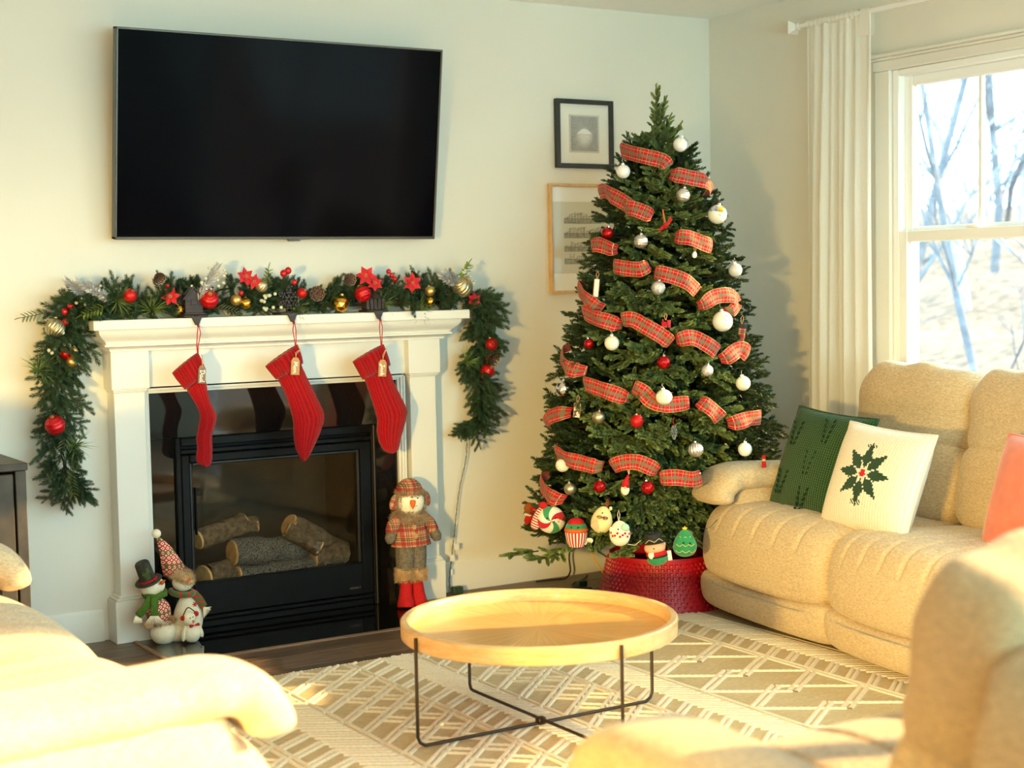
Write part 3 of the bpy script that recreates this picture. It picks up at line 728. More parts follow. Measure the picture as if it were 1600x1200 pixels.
# ------------------------------------------------------------------ rug with raised woven pattern
RX0, RX1, RY0, RY1 = -4.40, -.86, -5.30, -.99  # unseen near part enlarged to bounce sunlight back into the room
def rugmat():
    t = NT('flatweave_jute'); o = t.sep(t.tc())
    w1 = t.math('SINE', t.math('MULTIPLY', o[1], 900)); w2 = t.math('SINE', t.math('MULTIPLY', o[0], 520))
    n = t.noise(46, t.map((1, 3, 1)), 4, .7)
    f = t.math('ADD', t.math('MULTIPLY', n, .8), t.math('MULTIPLY', t.math('MULTIPLY', w1, w2), .10))
    t.bump(t.math('MULTIPLY', w1, w2), .5, .003)
    return t.pr(col=t.ramp(f, [(.32, S(204, 182, 140)), (.5, S(222, 202, 160)), (.66, S(234, 216, 178))]), rough=.95, spec=.1)
rug = thing('area_rug', 'large cream and tan rug with raised zigzag woven pattern', 'rug', (0, 0, 0))
one('flat_weave', cbox(RX0, RX1, RY0, RY1, .0005, .0095, .003), rugmat(), rug)
RIDGE = mat('cream_wool_ridge', S(236, 222, 190), .95, ns=120, na=.08, bs=260, bst=.5, sheen=.2)
rb = MB()
def rope(p0, p1, w=.016, h=.009, bead=.016):
    p0 = np.array(p0); p1 = np.array(p1); d = p1-p0; L = np.linalg.norm(d)
    if L < .02: return
    d /= L; s = np.array((-d[1], d[0])); n = max(2, int(L/bead*2)); v = []; f = []
    for i in range(n+1):
        k = 1 if i % 2 else .55
        c = p0+d*L*i/n
        for a, z in ((-.5, 0), (-.28, .8), (.28, .8), (.5, 0)):
            q = c+s*a*w*(.8+.2*k); v.append((q[0], q[1], .0090+z*h*(.45+.55*k)))
    for i in range(n):
        for j in range(3): f.append((i*4+j, i*4+j+1, (i+1)*4+j+1, (i+1)*4+j))
    rb.add((v, f))
def clipy(p0, p1):
    (x0, y0), (x1, y1) = p0, p1; lo, hi = RY0+.01, RY1-.01
    if max(y0, y1) < lo or min(y0, y1) > hi: return None
    def at(y): t = (y-y0)/(y1-y0); return (x0+(x1-x0)*t, y)
    if y0 != y1:
        a, b = (p0, p1) if y0 < y1 else (p1, p0)
        if a[1] < lo: a = at(lo)
        if b[1] > hi: b = at(hi)
        return a, b
    return p0, p1
def rp(p0, p1, **k):
    c = clipy(p0, p1)
    if c: rope(*c, **k)
def double(p0, p1, gap=.020, **k):
    d = np.array(p1)-np.array(p0); d = d/np.linalg.norm(d); s = np.array((-d[1], d[0]))*gap/2
    rp(tuple(p0+s), tuple(p1+s), **k); rp(tuple(p0-s), tuple(p1-s), **k)
for x in (-3.60, -3.25, -2.955, -2.60, -2.33, -2.03, -1.78, -1.27, -1.0):
    double((x, RY0), (x, RY1), .024, w=.018, h=.007, bead=.014)
for k in range(-2, 18):                     # wide band of open parallelograms
    y = -1.05-.26*k
    double((-1.77, y), (-1.525, y+.17), .026, w=.020); double((-1.525, y+.084), (-1.275, y+.254), .026, w=.020)
    rp((-1.525, y+.17), (-1.275, y-.006), w=.02, bead=.022); rp((-1.77, y), (-1.525, y-.176), w=.02, bead=.022)
for a, b in ((-2.955, -2.60), (-2.33, -2.03), (-3.60, -3.25), (-4.35, -3.95)):   # bands of long diagonals and small triangles
    w = b-a
    for k in range(-4, 34):
        y = -.95-.14*k
        double((a, y-w*.95), (b, y), .022, w=.016)
        for q in (.30, .62):
            x = a+w*q; yy = y-w*.95*(1-q)
            rp((x, yy), (x+.07, yy-.07), w=.016, bead=.02); rp((x+.035, yy+.03), (x+.105, yy-.04), w=.014, bead=.02)
for a, b in ((-2.60, -2.33), (-2.03, -1.78), (-1.27, -1.0), (-3.25, -2.955)):   # dense chevron bands
    m = (a+b)/2; hw = (b-a)/2-.012
    for k in range(-2, 45):
        y = -.9-.105*k
        for o_ in (0, .028): rp((m-hw, y-o_-.09), (m, y-o_), w=.018, bead=.02)
        for o_ in (0, .03, .062): rp((m, y-o_), (m+hw, y-o_-.09), w=.022, bead=.022)
rb.ob('woven_ridges', RIDGE, rug, recalc=False, smooth=60, kind='stuff')
fr = MB()
for i in range(232):
    x = RX0+.01+i*(RX1-RX0-.02)/232; fr.add(box(x, x+.010, RY1-.004, RY1+.010+random.uniform(0, .006), .001, .007))
fr.ob('fringed_edge', RIDGE, rug, recalc=False, smooth=0, kind='stuff')

# ------------------------------------------------------------------ round tray coffee table
ct = thing('coffee_table', 'round wooden tray coffee table on thin dark metal rod legs', 'coffee table', (-2.452, -2.107, .0165))
R = .440; zt = .3535; zb = .298
MB().add(lathe([(R-.022, zb+.004), (R-.004, zb), (R, zb+.004), (R+.001, zt-.005), (R-.004, zt), (R-.020, zt), (R-.024, zt-.005), (R-.026, zb+.022), (R-.026, zb+.010)], 96, cap=False)).ob('tray_rim', TBLW, ct)
MB().add(lathe([(0.0, zb+.002), (R-.022, zb+.002), (R-.022, zb+.016), (0.0, zb+.016)], 96, cap=False)).ob('tray_top', BURST, ct, smooth=30)
for ax in (0, 1):
    e = (1, 0) if ax == 0 else (0, 1); q = R+.0065; zz = .006+ax*.012
    pt = []
    for s in (-1, 1):
        leg = [(s*q*e[0], s*q*e[1], zt-.012), (s*q*e[0], s*q*e[1], .035), (s*(q-.008)*e[0], s*(q-.008)*e[1], .015+zz*.3), (s*(q-.026)*e[0], s*(q-.026)*e[1], zz)]
        MB().add(tube(leg, .0055, 10, up=(e[1], e[0], 0))).ob('leg', RODM, ct)
    MB().add(tube([(-(q-.026)*e[0], -(q-.026)*e[1], zz), ((q-.026)*e[0], (q-.026)*e[1], zz)], .0055, 10)).ob('cross_rail', RODM, ct)
MB().add(cbox(-.014, .014, -.014, .014, .001, .025, .004)).ob('cross_joint', RODM, ct)

# ------------------------------------------------------------------ recliner sofas
def recliner(name, label, cat, loc, rotz, seats, arm=.21, D=.94, m=SOFA, backlean=9, seath=0.0, backh=0.0, saddle=False, first_w=None):
    """local frame: x along the width, front faces -y, origin at the front left floor corner"""
    t = thing(name, label, cat, loc, (0, 0, rotz)); Wd = 2*arm+sum(seats)
    # base box
    one('base', cbox(.05, Wd-.05, .10, D-.06, .03, .36, .03), m, t)
    for x in (.08, Wd-.12):
        for y in (.16, D-.16): one('foot', cbox(x, x+.04, y, y+.04, .0, .04), BLKM, t)
    x = 0; edges = [0]
    for i, s in enumerate(seats): x += s+(arm if i == 0 else 0)+(arm if i == len(seats)-1 else 0); edges.append(x)
    for i in range(len(seats)):
        a, b = edges[i], edges[i+1]; a0 = a+(.015 if i == 0 else .003); b0 = b-(.015 if i == len(seats)-1 else .003); w = b0-a0
        pr = smooth_closed([(.74, .34), (.74, .45), (.5, .462), (.28, .478), (.15, .482), (.06, .462), (.012, .40), (-.012, .31), (-.008, .22), (.02, .185), (.10, .18), (.10, .30)], 2)
        xs = []
        for k in range(131):
            u = k/130; e = min(u, 1-u)*w; q = 1-.16*math.exp(-(e/.035)**1.0*1.2); xs.append((a0+u*w, q))
        def fn(X, y, z, a0=a0, w=w, i=i):
            u = (X-a0)/w; crown = 4*u*(1-u)
            y2 = y-.028*crown*(1 if y < .3 else 0); z2 = z+.012*crown
            if z > .38 and y < .42:                     # stitched pleats over the front edge
                pl = 0
                for c in (.18, .34, .5, .66, .82): pl += math.exp(-((u-c)*w/.010)**2)
                z2 -= .007*pl; y2 += .005*pl
            # leg of the seam drops towards the middle
            if z < .22: z2 -= .028*crown
            if z > .33: z2 += seath
            return (X, y2, z2)
        MB().add(loft(pr, xs, fn)).ob('seat_cushion', m, t, smooth=180)
        pr = smooth_closed([(.10, .205), (.02, .20), (-.006, .165), (-.002, .10), (.012, .055), (.05, .030), (.12, .03), (.12, .12)], 2)
        def fn2(X, y, z, a0=a0, w=w):
            u = (X-a0)/w; crown = 4*u*(1-u)
            return (X, y-.024*crown*(1 if y < .08 else 0), z-(.030*crown if z > .16 else 0))
        MB().add(loft(pr, xs, fn2)).ob('footrest_panel', m, t, smooth=180)
    # arms
    for sx, x0 in ((0, 0), (1, Wd-arm)):
        def pan(q): return q+np.array((x0+arm/2, .10+(D-.16)/2, .31))
        MB().add(rbox(arm-.03, D-.14, .50, 9, 8, pan)).ob('arm_panel', m, t, smooth=180)
        yb, dip = (.86, .075 if saddle else .0)
        path = spline([(x0+arm/2, yb, .565), (x0+arm/2, .66, .575-dip*.3), (x0+arm/2, .44, .578-dip), (x0+arm/2, .24, .588-dip*.3), (x0+arm/2, .13, .590), (x0+arm/2, .06, .572), (x0+arm/2, .022, .525), (x0+arm/2, .012, .478)], 5)
        n = len(path); rr = []
        for k in range(n):
            u = k/(n-1); e = 1 if u < .9 else math.sqrt(max(0.02, 1-((u-.9)/.1)**2)); rr.append((.128*e*(.97+.03*math.cos(k)), .056*e))
        MB().add(tube(path, rr, 22, up=(0, .25, 1), sq=.75)).ob('arm_pad', m, t, smooth=180)
    # back: shell, lumbar and head cushions
    one('back_shell', rbox(Wd-2*arm+.10, .16, .80, 8, 8), m, t, T((Wd/2, D-.06, .55+backh), (-backlean+2, 0, 0)), smooth=180)
    x = arm
    for i, s in enumerate(seats):
        cx = x+s/2; x += s
        def lum(q):
            q = q.copy(); q[1] -= .02*math.cos(q[0]/s*2.6); q[2] += .010*math.cos(q[0]/s*2.6); return q
        one('lumbar_cushion', rbox(s-.008, .22, .36, 4.5, 12, lum), m, t, T((cx, D-.245, .595+backh), (-backlean, 0, 0)), smooth=180)
        def hd(q):
            q = q.copy(); u = q[0]/s
            q[1] -= .022*math.cos(u*2.8)+.006*math.sin(q[2]*34)*(1 if q[1] < 0 else 0)
            if q[2] > .08: q[2] += .010*math.sin(u*17+i)*math.exp(-((q[2]-.16)/.05)**2)
            return q
        one('head_cushion', rbox(s-.006, .25, .37, 4.2, 16, hd), m, t, T((cx, D-.175, .865+backh), (-backlean-2, 0, 0)), smooth=180)
    return t
recliner('sofa', 'beige fabric reclining sofa under the window with knitted pillows', 'sofa', (-.985, -1.085, .0095), -98, [.70, .72, .72], .20)
recliner('loveseat', 'sunlit beige reclining loveseat nearest the black media console', 'loveseat', (-3.82, -3.27, .0095), 91, [.85, .85], .25, 1.0)
recliner('armchair', 'beige recliner armchair with its back turned, in the near right corner', 'armchair', (-2.47, -3.93, .0095), 180, [.60], .26, .84, SOFAD, 10, .06, -.06, False)

# ------------------------------------------------------------------ pillows
def pillow_geo(w, h, th):
    def top(u, v, s):
        a, b = 2*u-1, 2*v-1
        edge = (1-abs(a)**2.6)*(1-abs(b)**2.6); p = 1-.05*(1-abs(b)**2)*abs(a)**3
        q = 1-.05*(1-abs(a)**2)*abs(b)**3
        return (a*w/2*p, s*(th/2*max(0, edge)**.55+.004), b*h/2*q)
    n = 26
    g1 = grid(lambda u, v: top(u, v, -1), n, n); g2 = grid(lambda u, v: top(u, v, 1), n, n)
    return g1, g2
def pillow(name, label, w, h, th, M, m, m2=None):
    t = thing(name, label, 'pillow', (0, 0, 0)); t.matrix_world = M
    g1, g2 = pillow_geo(w, h, th)
    MB().add(g1).ob('front_cover', m, t, smooth=180); MB().add(g2).ob('back_cover', m2 or m, t, smooth=180)
    e = []
    for u in np.linspace(0, 1, 14)[:-1]: e.append((u, 0))
    for u in np.linspace(0, 1, 14)[:-1]: e.append((1, u))
    for u in np.linspace(1, 0, 14)[:-1]: e.append((u, 1))
    for u in np.linspace(1, 0, 14)[:-1]: e.append((0, u))
    pts = []
    for u, v in e:
        a, b = 2*u-1, 2*v-1; pts.append((a*w/2*(1-.05*(1-b*b)*abs(a)**3), 0, b*h/2*(1-.05*(1-a*a)*abs(b)**3)))
    MB().add(tube(pts, .006, 6, closed=True, cap=False, up=(0, 1, 0))).ob('edge_seam', m2 or m, t, smooth=180)
    return t
def snowflake_knit():
    m, t = knit('cream_poinsettia_knit', S(232, 224, 200), S(248, 244, 228), 34, 40, .35)
    uv = t.sep(t.tc('UV')); N_ = 62
    x = t.math('SUBTRACT', t.math('DIVIDE', t.math('FLOOR', t.math('MULTIPLY', uv[0], N_)), N_), .5)
    y = t.math('SUBTRACT', t.math('DIVIDE', t.math('FLOOR', t.math('MULTIPLY', uv[1], N_)), N_), .52)
    r = t.math('SQRT', t.math('ADD', t.math('MULTIPLY', x, x), t.math('MULTIPLY', y, y)))
    th = t.math('ADD', t.math('ARCTAN2', y, x), 2*PI)
    k = t.math('SUBTRACT', t.math('FRACT', t.math('DIVIDE', t.math('ADD', th, PI/8), 2*PI/8)), .5)
    dth = t.math('MULTIPLY', k, 2*PI/8)
    al = t.math('MULTIPLY', r, t.math('COSINE', dth)); la = t.math('ABSOLUTE', t.math('MULTIPLY', r, t.math('SINE', dth)))
    wd = t.math('MINIMUM', t.math('MULTIPLY', t.math('SUBTRACT', al, .045), .62), t.math('MULTIPLY', t.math('SUBTRACT', .30, al), .36))
    pet = t.math('MULTIPLY', t.math('LESS_THAN', la, wd), t.math('GREATER_THAN', la, -1))
    # tiny red centre, sprig dots above and below
    cen = t.math('LESS_THAN', r, .034)
    ay = t.math('ABSOLUTE', y); ax_ = t.math('ABSOLUTE', x)
    dots = t.math('MULTIPLY', t.math('LESS_THAN', t.math('ABSOLUTE', t.math('SUBTRACT', ay, .262)), .022), t.math('MULTIPLY', t.math('LESS_THAN', t.math('ABSOLUTE', t.math('SUBTRACT', ax_, .036)), .022), t.math('GREATER_THAN', t.math('FRACT', t.math('MULTIPLY', t.math('ADD', uv[0], uv[1]), N_/2)), .45)))
    old = t.p.inputs['Base Color'].links[0].from_socket
    c = t.mix(t.math('MAXIMUM', pet, dots), old, S(44, 74, 48)); c = t.mix(cen, c, S(206, 30, 44)); t.set(t.p, 'Base Color', c)
    return m
PSNOW = snowflake_knit()
KNITC, _ = knit('cream_knit', S(232, 224, 200), S(248, 244, 228), 34, 40, .35)
def greenknit():
    m, t = knit('green_cable_knit_front', S(14, 54, 20), S(34, 92, 36), 40, 44, .8)
    return m
# placed leaning back against the sofa's lumbar cushions
def lean(cx, cy, cz, yaw_, tilt, rl): return Matrix.Translation((cx, cy, cz)) @ Matrix.Rotation(rad(yaw_), 4, 'Z') @ Matrix.Rotation(rad(-tilt), 4, 'X') @ Matrix.Rotation(rad(rl), 4, 'Y')
gp = pillow('throw_pillow', 'dark green cable knit pillow leaning against the sofa back', .54, .45, .13, lean(-.735, -1.575, .665, -98, 20, 2), KNITG)
for cx_, cz_ in ((-.15, .11), (-.15, -.10), (.0, .0), (.06, .14), (.02, -.15)):   # raised cable sprigs
    pc = MB()
    for k in range(5):
        for s in (-1, 1): pc.add(ball((.012, .006, .006), 8, 5), 0, T((cx_+s*(.012+.004*k), -.066+.10*(cx_**2+cz_**2), cz_-.05+.022*k), (0, -50*s, 0)))
    pc.ob('raised_cable', KNITG, gp, smooth=180)
cp = pillow('throw_pillow', 'cream knit pillow with a green poinsettia and red centre', .50, .42, .15, lean(-.875, -2.02, .655, -96, 20, 2), PSNOW, KNITC)
fz = MB(); pts, nr = ellip_pts(500, (.21, .02, .012), (0, 0, .185)); fz.add(spikes(pts, nr, .012, .0006)); fz.ob('fuzzy_edge', YARN, cp, recalc=False, smooth=0, kind='stuff')
pillow('throw_pillow', 'salmon pink velvet pillow at the far end of the sofa', .42, .42, .15, lean(-.80, -2.70, .66, -98, 18, 0), SALMON)

# ------------------------------------------------------------------ warm fill spot added out of view at the left, in place of sun bounce
flp = thing('added_fill_lamp', 'added warm fill lamp with opaque cone shade left of the loveseat, out of view', 'lamp', (-6.7, -5.5, 0))
MB().add(lathe([(0, 0), (.14, 0), (.14, .012), (.02, .03), (0, .03)], 30)).ob('base', DKBR, flp); MB().add(tube([(0, 0, .03), (0, 0, 1.40)], .011, 10)).ob('pole', DKBR, flp)
MB().add(lathe([(.21, 1.26), (.08, 1.46), (.076, 1.458), (.206, 1.258)], 36, cap=False)).ob('cone_shade', DKBR, flp)
fll = light('added_fill_spot', 'SPOT', (-6.7, -5.5, 1.27), (.63, .76, -.66), 1400, (1.0, .67, .20), spot_size=rad(94), spot_blend=.6, shadow_soft_size=.18)

# ------------------------------------------------------------------ end table and lamp (seen in the television's reflection)
et = thing('end_table', 'dark square end table beyond the sofa holding the lamp', 'table', (-.55, -4.1, 0))
one('top', cbox(-.25, .25, -.25, .25, .54, .57), CABW, et)
for sx in (-1, 1):
    for sy in (-1, 1): one('leg', cbox(sx*.22-.02, sx*.22+.02, sy*.22-.02, sy*.22+.02, 0, .54), CABW, et)
lm = thing('table_lamp', 'table lamp with white drum shade and ribbed base on the end table', 'lamp', (-.55, -4.1, .5705))
MB().add(lathe([(.07, 0), (.075, .01)]+[(.045+.012*math.cos(k*PI), .02+k*.012) for k in range(24)]+[(.02, .32), (.012, .34), (.012, .40)], 24)).ob('ribbed_base', LAMPB, lm)
MB().add(lathe([(.20, .36), (.18, .62), (.177, .62), (.197, .36)], 40, cap=False)).ob('drum_shade', LAMPS, lm)

# ------------------------------------------------------------------ fir sprays (shared meshes)
def needles(b, p0, d, L, rn, n, w, mi=0, fwd=1.1, blunt=True, rng=RNG):
    """dress a stem from p0 along d with n flat needles"""
    p0 = np.asarray(p0, float); d = np.asarray(d, float); d = d/np.linalg.norm(d)
    t = np.linspace(.02, 1, n)+rng.normal(0, .01, n); a = np.arange(n)*2.39996+rng.uniform(0, .5, n)
    s = np.cross(d, (0, 0, 1.0)); s = s/np.linalg.norm(s) if np.linalg.norm(s) > .1 else np.array((1., 0, 0)); u = np.cross(s, d)
    rad_ = np.cos(a)[:, None]*s+np.sin(a)[:, None]*u
    k = (fwd+np.clip((t-.8)*8, 0, 3))[:, None] if blunt else fwd
    dr = rad_+d*k; dr /= np.linalg.norm(dr, axis=1)[:, None]
    tg = np.cross(dr, rad_+rng.normal(0, .4, rad_.shape)); tg /= np.linalg.norm(tg, axis=1)[:, None]
    base = p0+d*(t*L)[:, None]; ln = (rn*rng.uniform(.85, 1.15, n))[:, None]
    v = np.stack((base, base+dr*ln*.55+tg*w, base+dr*ln, base+dr*ln*.55-tg*w), 1).reshape(-1, 3)
    b.add((v, [(4*i, 4*i+1, 4*i+2, 4*i+3) for i in range(n)]), mi)
def fir_spray(seed, tips=7, L=.20, dens=1.0, tipL=.066, rn=.0155, w=.0032, pitch_=0.0):
    rg = random.Random(seed); rng = np.random.default_rng(seed); b = MB()
    b.add(tube([(0, 0, 0), (0, 0, L*.55), (0, .004, L)], [.0028, .0022, .0012], 4, cap=False), 1)
    needles(b, (0, 0, L*.15), (0, .02, 1), L*.92, rn, int(210*dens*L/.2), w, rng=rng)
    for i in range(tips):
        z = L*(.12+.72*i/max(1, tips-1)); sd_ = 1 if i % 2 else -1; a = rg.uniform(.6, .95)
        d = np.array((sd_*math.sin(a), rg.uniform(-.25, .35), math.cos(a))); l = tipL*rg.uniform(.8, 1.25)*(1.15-.45*i/tips)
        b.add(tube([(0, 0, z), tuple(np.array((0, 0, z))+d*l)], [.0018, .001], 3, cap=False), 1)
        needles(b, (0, 0, z), d, l, rn*.95, int(112*dens*l/.07), w, rng=rng)
    return b
def arr(b):
    V = np.concatenate(b.v); F = b.f; return V, F, list(b.m)
SPR = [fir_spray(100+i, 6+i % 3, .17+.02*(i % 3)) for i in range(5)]
SPRM = [b.mesh('branch', [NEED, BARKB], 0, recalc=False) for b in SPR]
LITE = [fir_spray(200+i, 5, .19, .5, .08, .019, .0030) for i in range(3)]

# ------------------------------------------------------------------ Christmas tree
TX, TY = -.952, -.80
ZS = [0, .2, .25, .49, .71, .91, 1.07, 1.22, 1.42, 1.59, 1.79, 2.0, 2.12, 2.25]; RS = [.6, .6, .6, .56, .52, .48, .46, .41, .36, .33, .26, .17, .09, 0]
def TR(z): return float(np.interp(z, ZS, RS))
tree = thing('christmas_tree', 'tall green artificial Christmas tree decorated with plaid ribbon in the corner', 'tree', (TX, TY, 0))
MB().add(tube([(0, 0, .05), (0, 0, 1.2), (0, 0, 2.12)], [.022, .018, .006], 10)).ob('trunk', mat('tree_pole', (.03, .028, .022), .6), tree)
st = MB()
for k in range(4):
    a = k*PI/2+.5; st.add(tube([(.02*math.cos(a), .02*math.sin(a), .12), (.1*math.cos(a), .1*math.sin(a), .05), (.22*math.cos(a), .22*math.sin(a), .012)], .009, 8))
st.ob('tree_stand', BLKM, tree)
rg = random.Random(5); cand = []
cv = Vector((CAM_LOC.x-TX, CAM_LOC.y-TY, 0)).normalized()
def spray_xf(z, a, rf, sc=None):
    R = TR(z)*rf
    if z < .80 and math.sin(a) < -.1:
        lim = (-.30-.06*math.cos(a))/math.sin(a); R = min(R, lim*(1 if z < .68 else 1+(z-.68)*5))
    f = (z-.25)/1.95
    el = -.12+.30*f+max(0, f-.72)*2.6+rg.gauss(0, .16)
    az = a+rg.gauss(0, .22)
    d = Vector((math.cos(az)*math.cos(el), math.sin(az)*math.cos(el), math.sin(el)))
    s = sc or rg.uniform(.95, 1.25)*(1.08-.35*f)
    tip = Vector((R*math.cos(a), R*math.sin(a), z)); base = tip-d*(.20*s)
    return aim(base, d, s, rg.uniform(-.7, .7))
z = .335
while z < 2.10:
    Rz = max(.05, TR(z)); n = int(2*PI*Rz/.088)+2
    for k in range(n):
        a = 2*PI*(k+rg.random())/n; zz = z+rg.uniform(-.03, .03)
        cand.append((spray_xf(zz, a, rg.uniform(.84, 1.06)), zz, a))
        if rg.random() < .45: cand.append((spray_xf(zz+.02, a+.1, rg.uniform(.62, .82)), zz, a))
    z += .075
for k in range(6): cand.append((aim((0, 0, 2.0+k*.02), (rg.gauss(0, .22), rg.gauss(0, .22), 1), .62), 2.1, 0))
cand.append((aim((0, 0, 2.07), (-.02, 0, 1), .88), 3, 0))
def facing(c): return (math.cos(c[2])*cv.x+math.sin(c[2])*cv.y) if c[1] < 2.05 else 2
# a few long low branches reaching out to the left and lower right
for (x, y, z_, dx, dy, dz, s) in ((-.55, .16, .27, -1, -.12, .02, 1.0), (-.46, .12, .25, -1, -.2, .0, .95), (-.44, .06, .29, -.9, -.4, -.1, 1), (.20, -.30, .30, .5, -.4, -.6, .8), (-.36, -.24, .31, -.7, -.7, .05, 1)):
    cand.append((aim((x, y, z_), (dx, dy, dz), s, rg.uniform(-.3, .3)), 9, math.atan2(cv.y, cv.x)))
cand.sort(key=lambda c: -facing(c))
NP = 295
for i, (M, z_, a) in enumerate(cand[:NP]): put('branch', SPRM[i % 5], tree, M)
def join(lst, bases, name, mats, parent, **kw):
    A = [arr(b) for b in bases]; V = []; F = []; MI = []; n = 0
    for i, M in enumerate(lst):
        v, f, m = A[i % len(A)]; X = np.array(M); V.append(v @ X[:3, :3].T+X[:3, 3])
        F.extend([tuple(q+n for q in t) for t in f]); MI.extend(m); n += len(v)
    me = bpy.data.meshes.new(name); me.from_pydata(np.concatenate(V).tolist(), [], F)
    for m in mats: me.materials.append(m)
    me.polygons.foreach_set('material_index', MI); me.update()
    return put(name, me, parent, **kw)
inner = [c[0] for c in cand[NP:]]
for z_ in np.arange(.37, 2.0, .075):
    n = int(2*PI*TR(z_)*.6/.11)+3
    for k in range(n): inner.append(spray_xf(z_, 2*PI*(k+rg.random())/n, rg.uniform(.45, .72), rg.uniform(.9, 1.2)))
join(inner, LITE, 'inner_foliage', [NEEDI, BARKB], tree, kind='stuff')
bb = MB()
for k in range(150):
    z_ = rg.uniform(.33, 1.95); a = rg.uniform(0, 2*PI); R = TR(z_)*.8
    if z_ < .8 and math.sin(a) < -.1: R = min(R, .85*(-.30-.06*math.cos(a))/math.sin(a))
    bb.add(tube([(0, 0, z_-.02), (R*.5*math.cos(a), R*.5*math.sin(a), z_+.0), (R*math.cos(a), R*math.sin(a), z_+.01)], [.005, .004, .002], 4, cap=False))
bb.ob('inner_branches', BARKB, tree, recalc=False, kind='stuff')
# string lights: thin wire and clear bulbs wound through
lb = MB(); bulbs = MB(); pts = []
for k in range(420):
    f = k/420; z_ = .3+1.75*f; a = f*2*PI*11; R = TR(z_)*(.80+.08*math.sin(k*1.7)); pts.append((R*math.cos(a), R*math.sin(a), z_+.012*math.sin(k*2.3)))
    if k % 3 == 0: bulbs.add(lathe([(.0025, 0), (.003, .008), (.0005, .016)], 6), 0, aim(pts[-1], (math.cos(a), math.sin(a), rg.uniform(-.5, .5))))
lb.add(tube(pts, .0013, 3, cap=False)); lb.ob('light_wire', CORDG, tree, recalc=False); bulbs.ob('bulbs', mat('clear_bulb', S(206, 206, 196), .15), tree, recalc=False, kind='stuff')

# red woven tree collar
REDW = mat('red_woven_plastic', S(176, 14, 26), .42, ns=30, na=.12)
co = thing('tree_collar', 'red basket-weave collar around the foot of the Christmas tree', 'tree collar', (TX, TY, 0))
Rb, Rt_, Hc = .288, .232, .235
MB().add(lathe([(Rb, .0), (Rb+.004, .006), (Rt_+.003, Hc-.012), (Rt_+.005, Hc-.006), (Rt_+.003, Hc), (Rt_-.004, Hc), (Rt_-.006, Hc-.006), (Rb-.006, .004)], 80, cap=False)).ob('collar_wall', REDW, co)
wv = MB(); rows = 12; nn = 64
for r in range(rows):
    z0_ = .010+r*(Hc-.026)/rows; z1_ = z0_+(Hc-.026)/rows*.70
    for k in range(nn):
        a0 = 2*PI*(k+(.5 if r % 2 else 0))/nn; a1 = a0+2*PI/nn*.66; am = (a0+a1)/2
        def P(a, zz, o): q = Rb+(Rt_-Rb)*zz/Hc+.002+o; return (q*math.cos(a), q*math.sin(a), zz)
        zm = (z0_+z1_)/2; d_ = (a1-a0)*.22
        wv.add(([P(a0, z0_, 0), P(a1, z0_, 0), P(a1, z1_, 0), P(a0, z1_, 0), P(a0+d_, z0_+.002, .008), P(a1-d_, z0_+.002, .008), P(a1-d_, z1_-.002, .008), P(a0+d_, z1_-.002, .008)], [(4, 5, 6, 7), (0, 1, 5, 4), (1, 2, 6, 5), (2, 3, 7, 6), (3, 0, 4, 7)]))
wv.ob('woven_strands', REDW, co, recalc=False, smooth=25, kind='stuff')
MB().add(lathe([(0, .012), (.20, .012), (.20, .016), (0, .016)], 40, cap=False)).ob('inner_floor', mat('dark_red_inside', S(70, 6, 12), .7), co)

# ------------------------------------------------------------------ plaid ribbon, one length per round
ORN=[
  ('white_gloss', [-0.964, -0.976, 1.999], 0.0312) ,
  ('white_gloss', [-1.172, -0.849, 1.89], 0.0299) ,
  ('silver_tex', [-1.023, -1.064, 1.78], 0.0295) ,
  ('silver_tex', [-1.214, -1.021, 1.589], 0.0292) ,
  ('house_ball', [-0.858, -1.088, 1.7], 0.0406) ,
  ('red_merc', [-1.273, -0.867, 1.629], 0.0256) ,
  ('clear_white', [-0.802, -1.134, 1.463], 0.0298) ,
  ('silver_glit', [-1.187, -1.099, 1.395], 0.0291) ,
  ('painted_ball', [-0.944, -1.218, 1.251], 0.0425) ,
  ('cream', [-1.35, -0.994, 1.171], 0.0305) ,
  ('red_merc', [-1.388, -0.882, 1.167], 0.0214) ,
  ('red_merc', [-1.227, -1.182, 1.092], 0.0274) ,
  ('silver_glit', [-1.068, -1.266, 1.054], 0.0249) ,
  ('cream', [-0.894, -1.285, 0.994], 0.0305) ,
  ('cream_rib', [-1.244, -1.197, 0.955], 0.0313) ,
  ('silver_mirror', [-1.441, -0.763, 0.974], 0.0353) ,
  ('champagne', [-1.422, -0.992, 0.867], 0.0264) ,
  ('red_satin', [-1.334, -1.138, 0.855], 0.0274) ,
  ('silver_rib', [-1.156, -1.294, 0.737], 0.0299) ,
  ('white_gloss', [-0.932, -1.337, 0.726], 0.029) ,
  ('swirl', [-1.501, -0.837, 0.66], 0.0282) ,
  ('champagne', [-1.51, -0.904, 0.568], 0.0253) ,
  ('red_merc', [-1.459, -1.045, 0.588], 0.0262) ,
  ('red_merc', [-1.338, -1.21, 0.59], 0.0272) ,
]
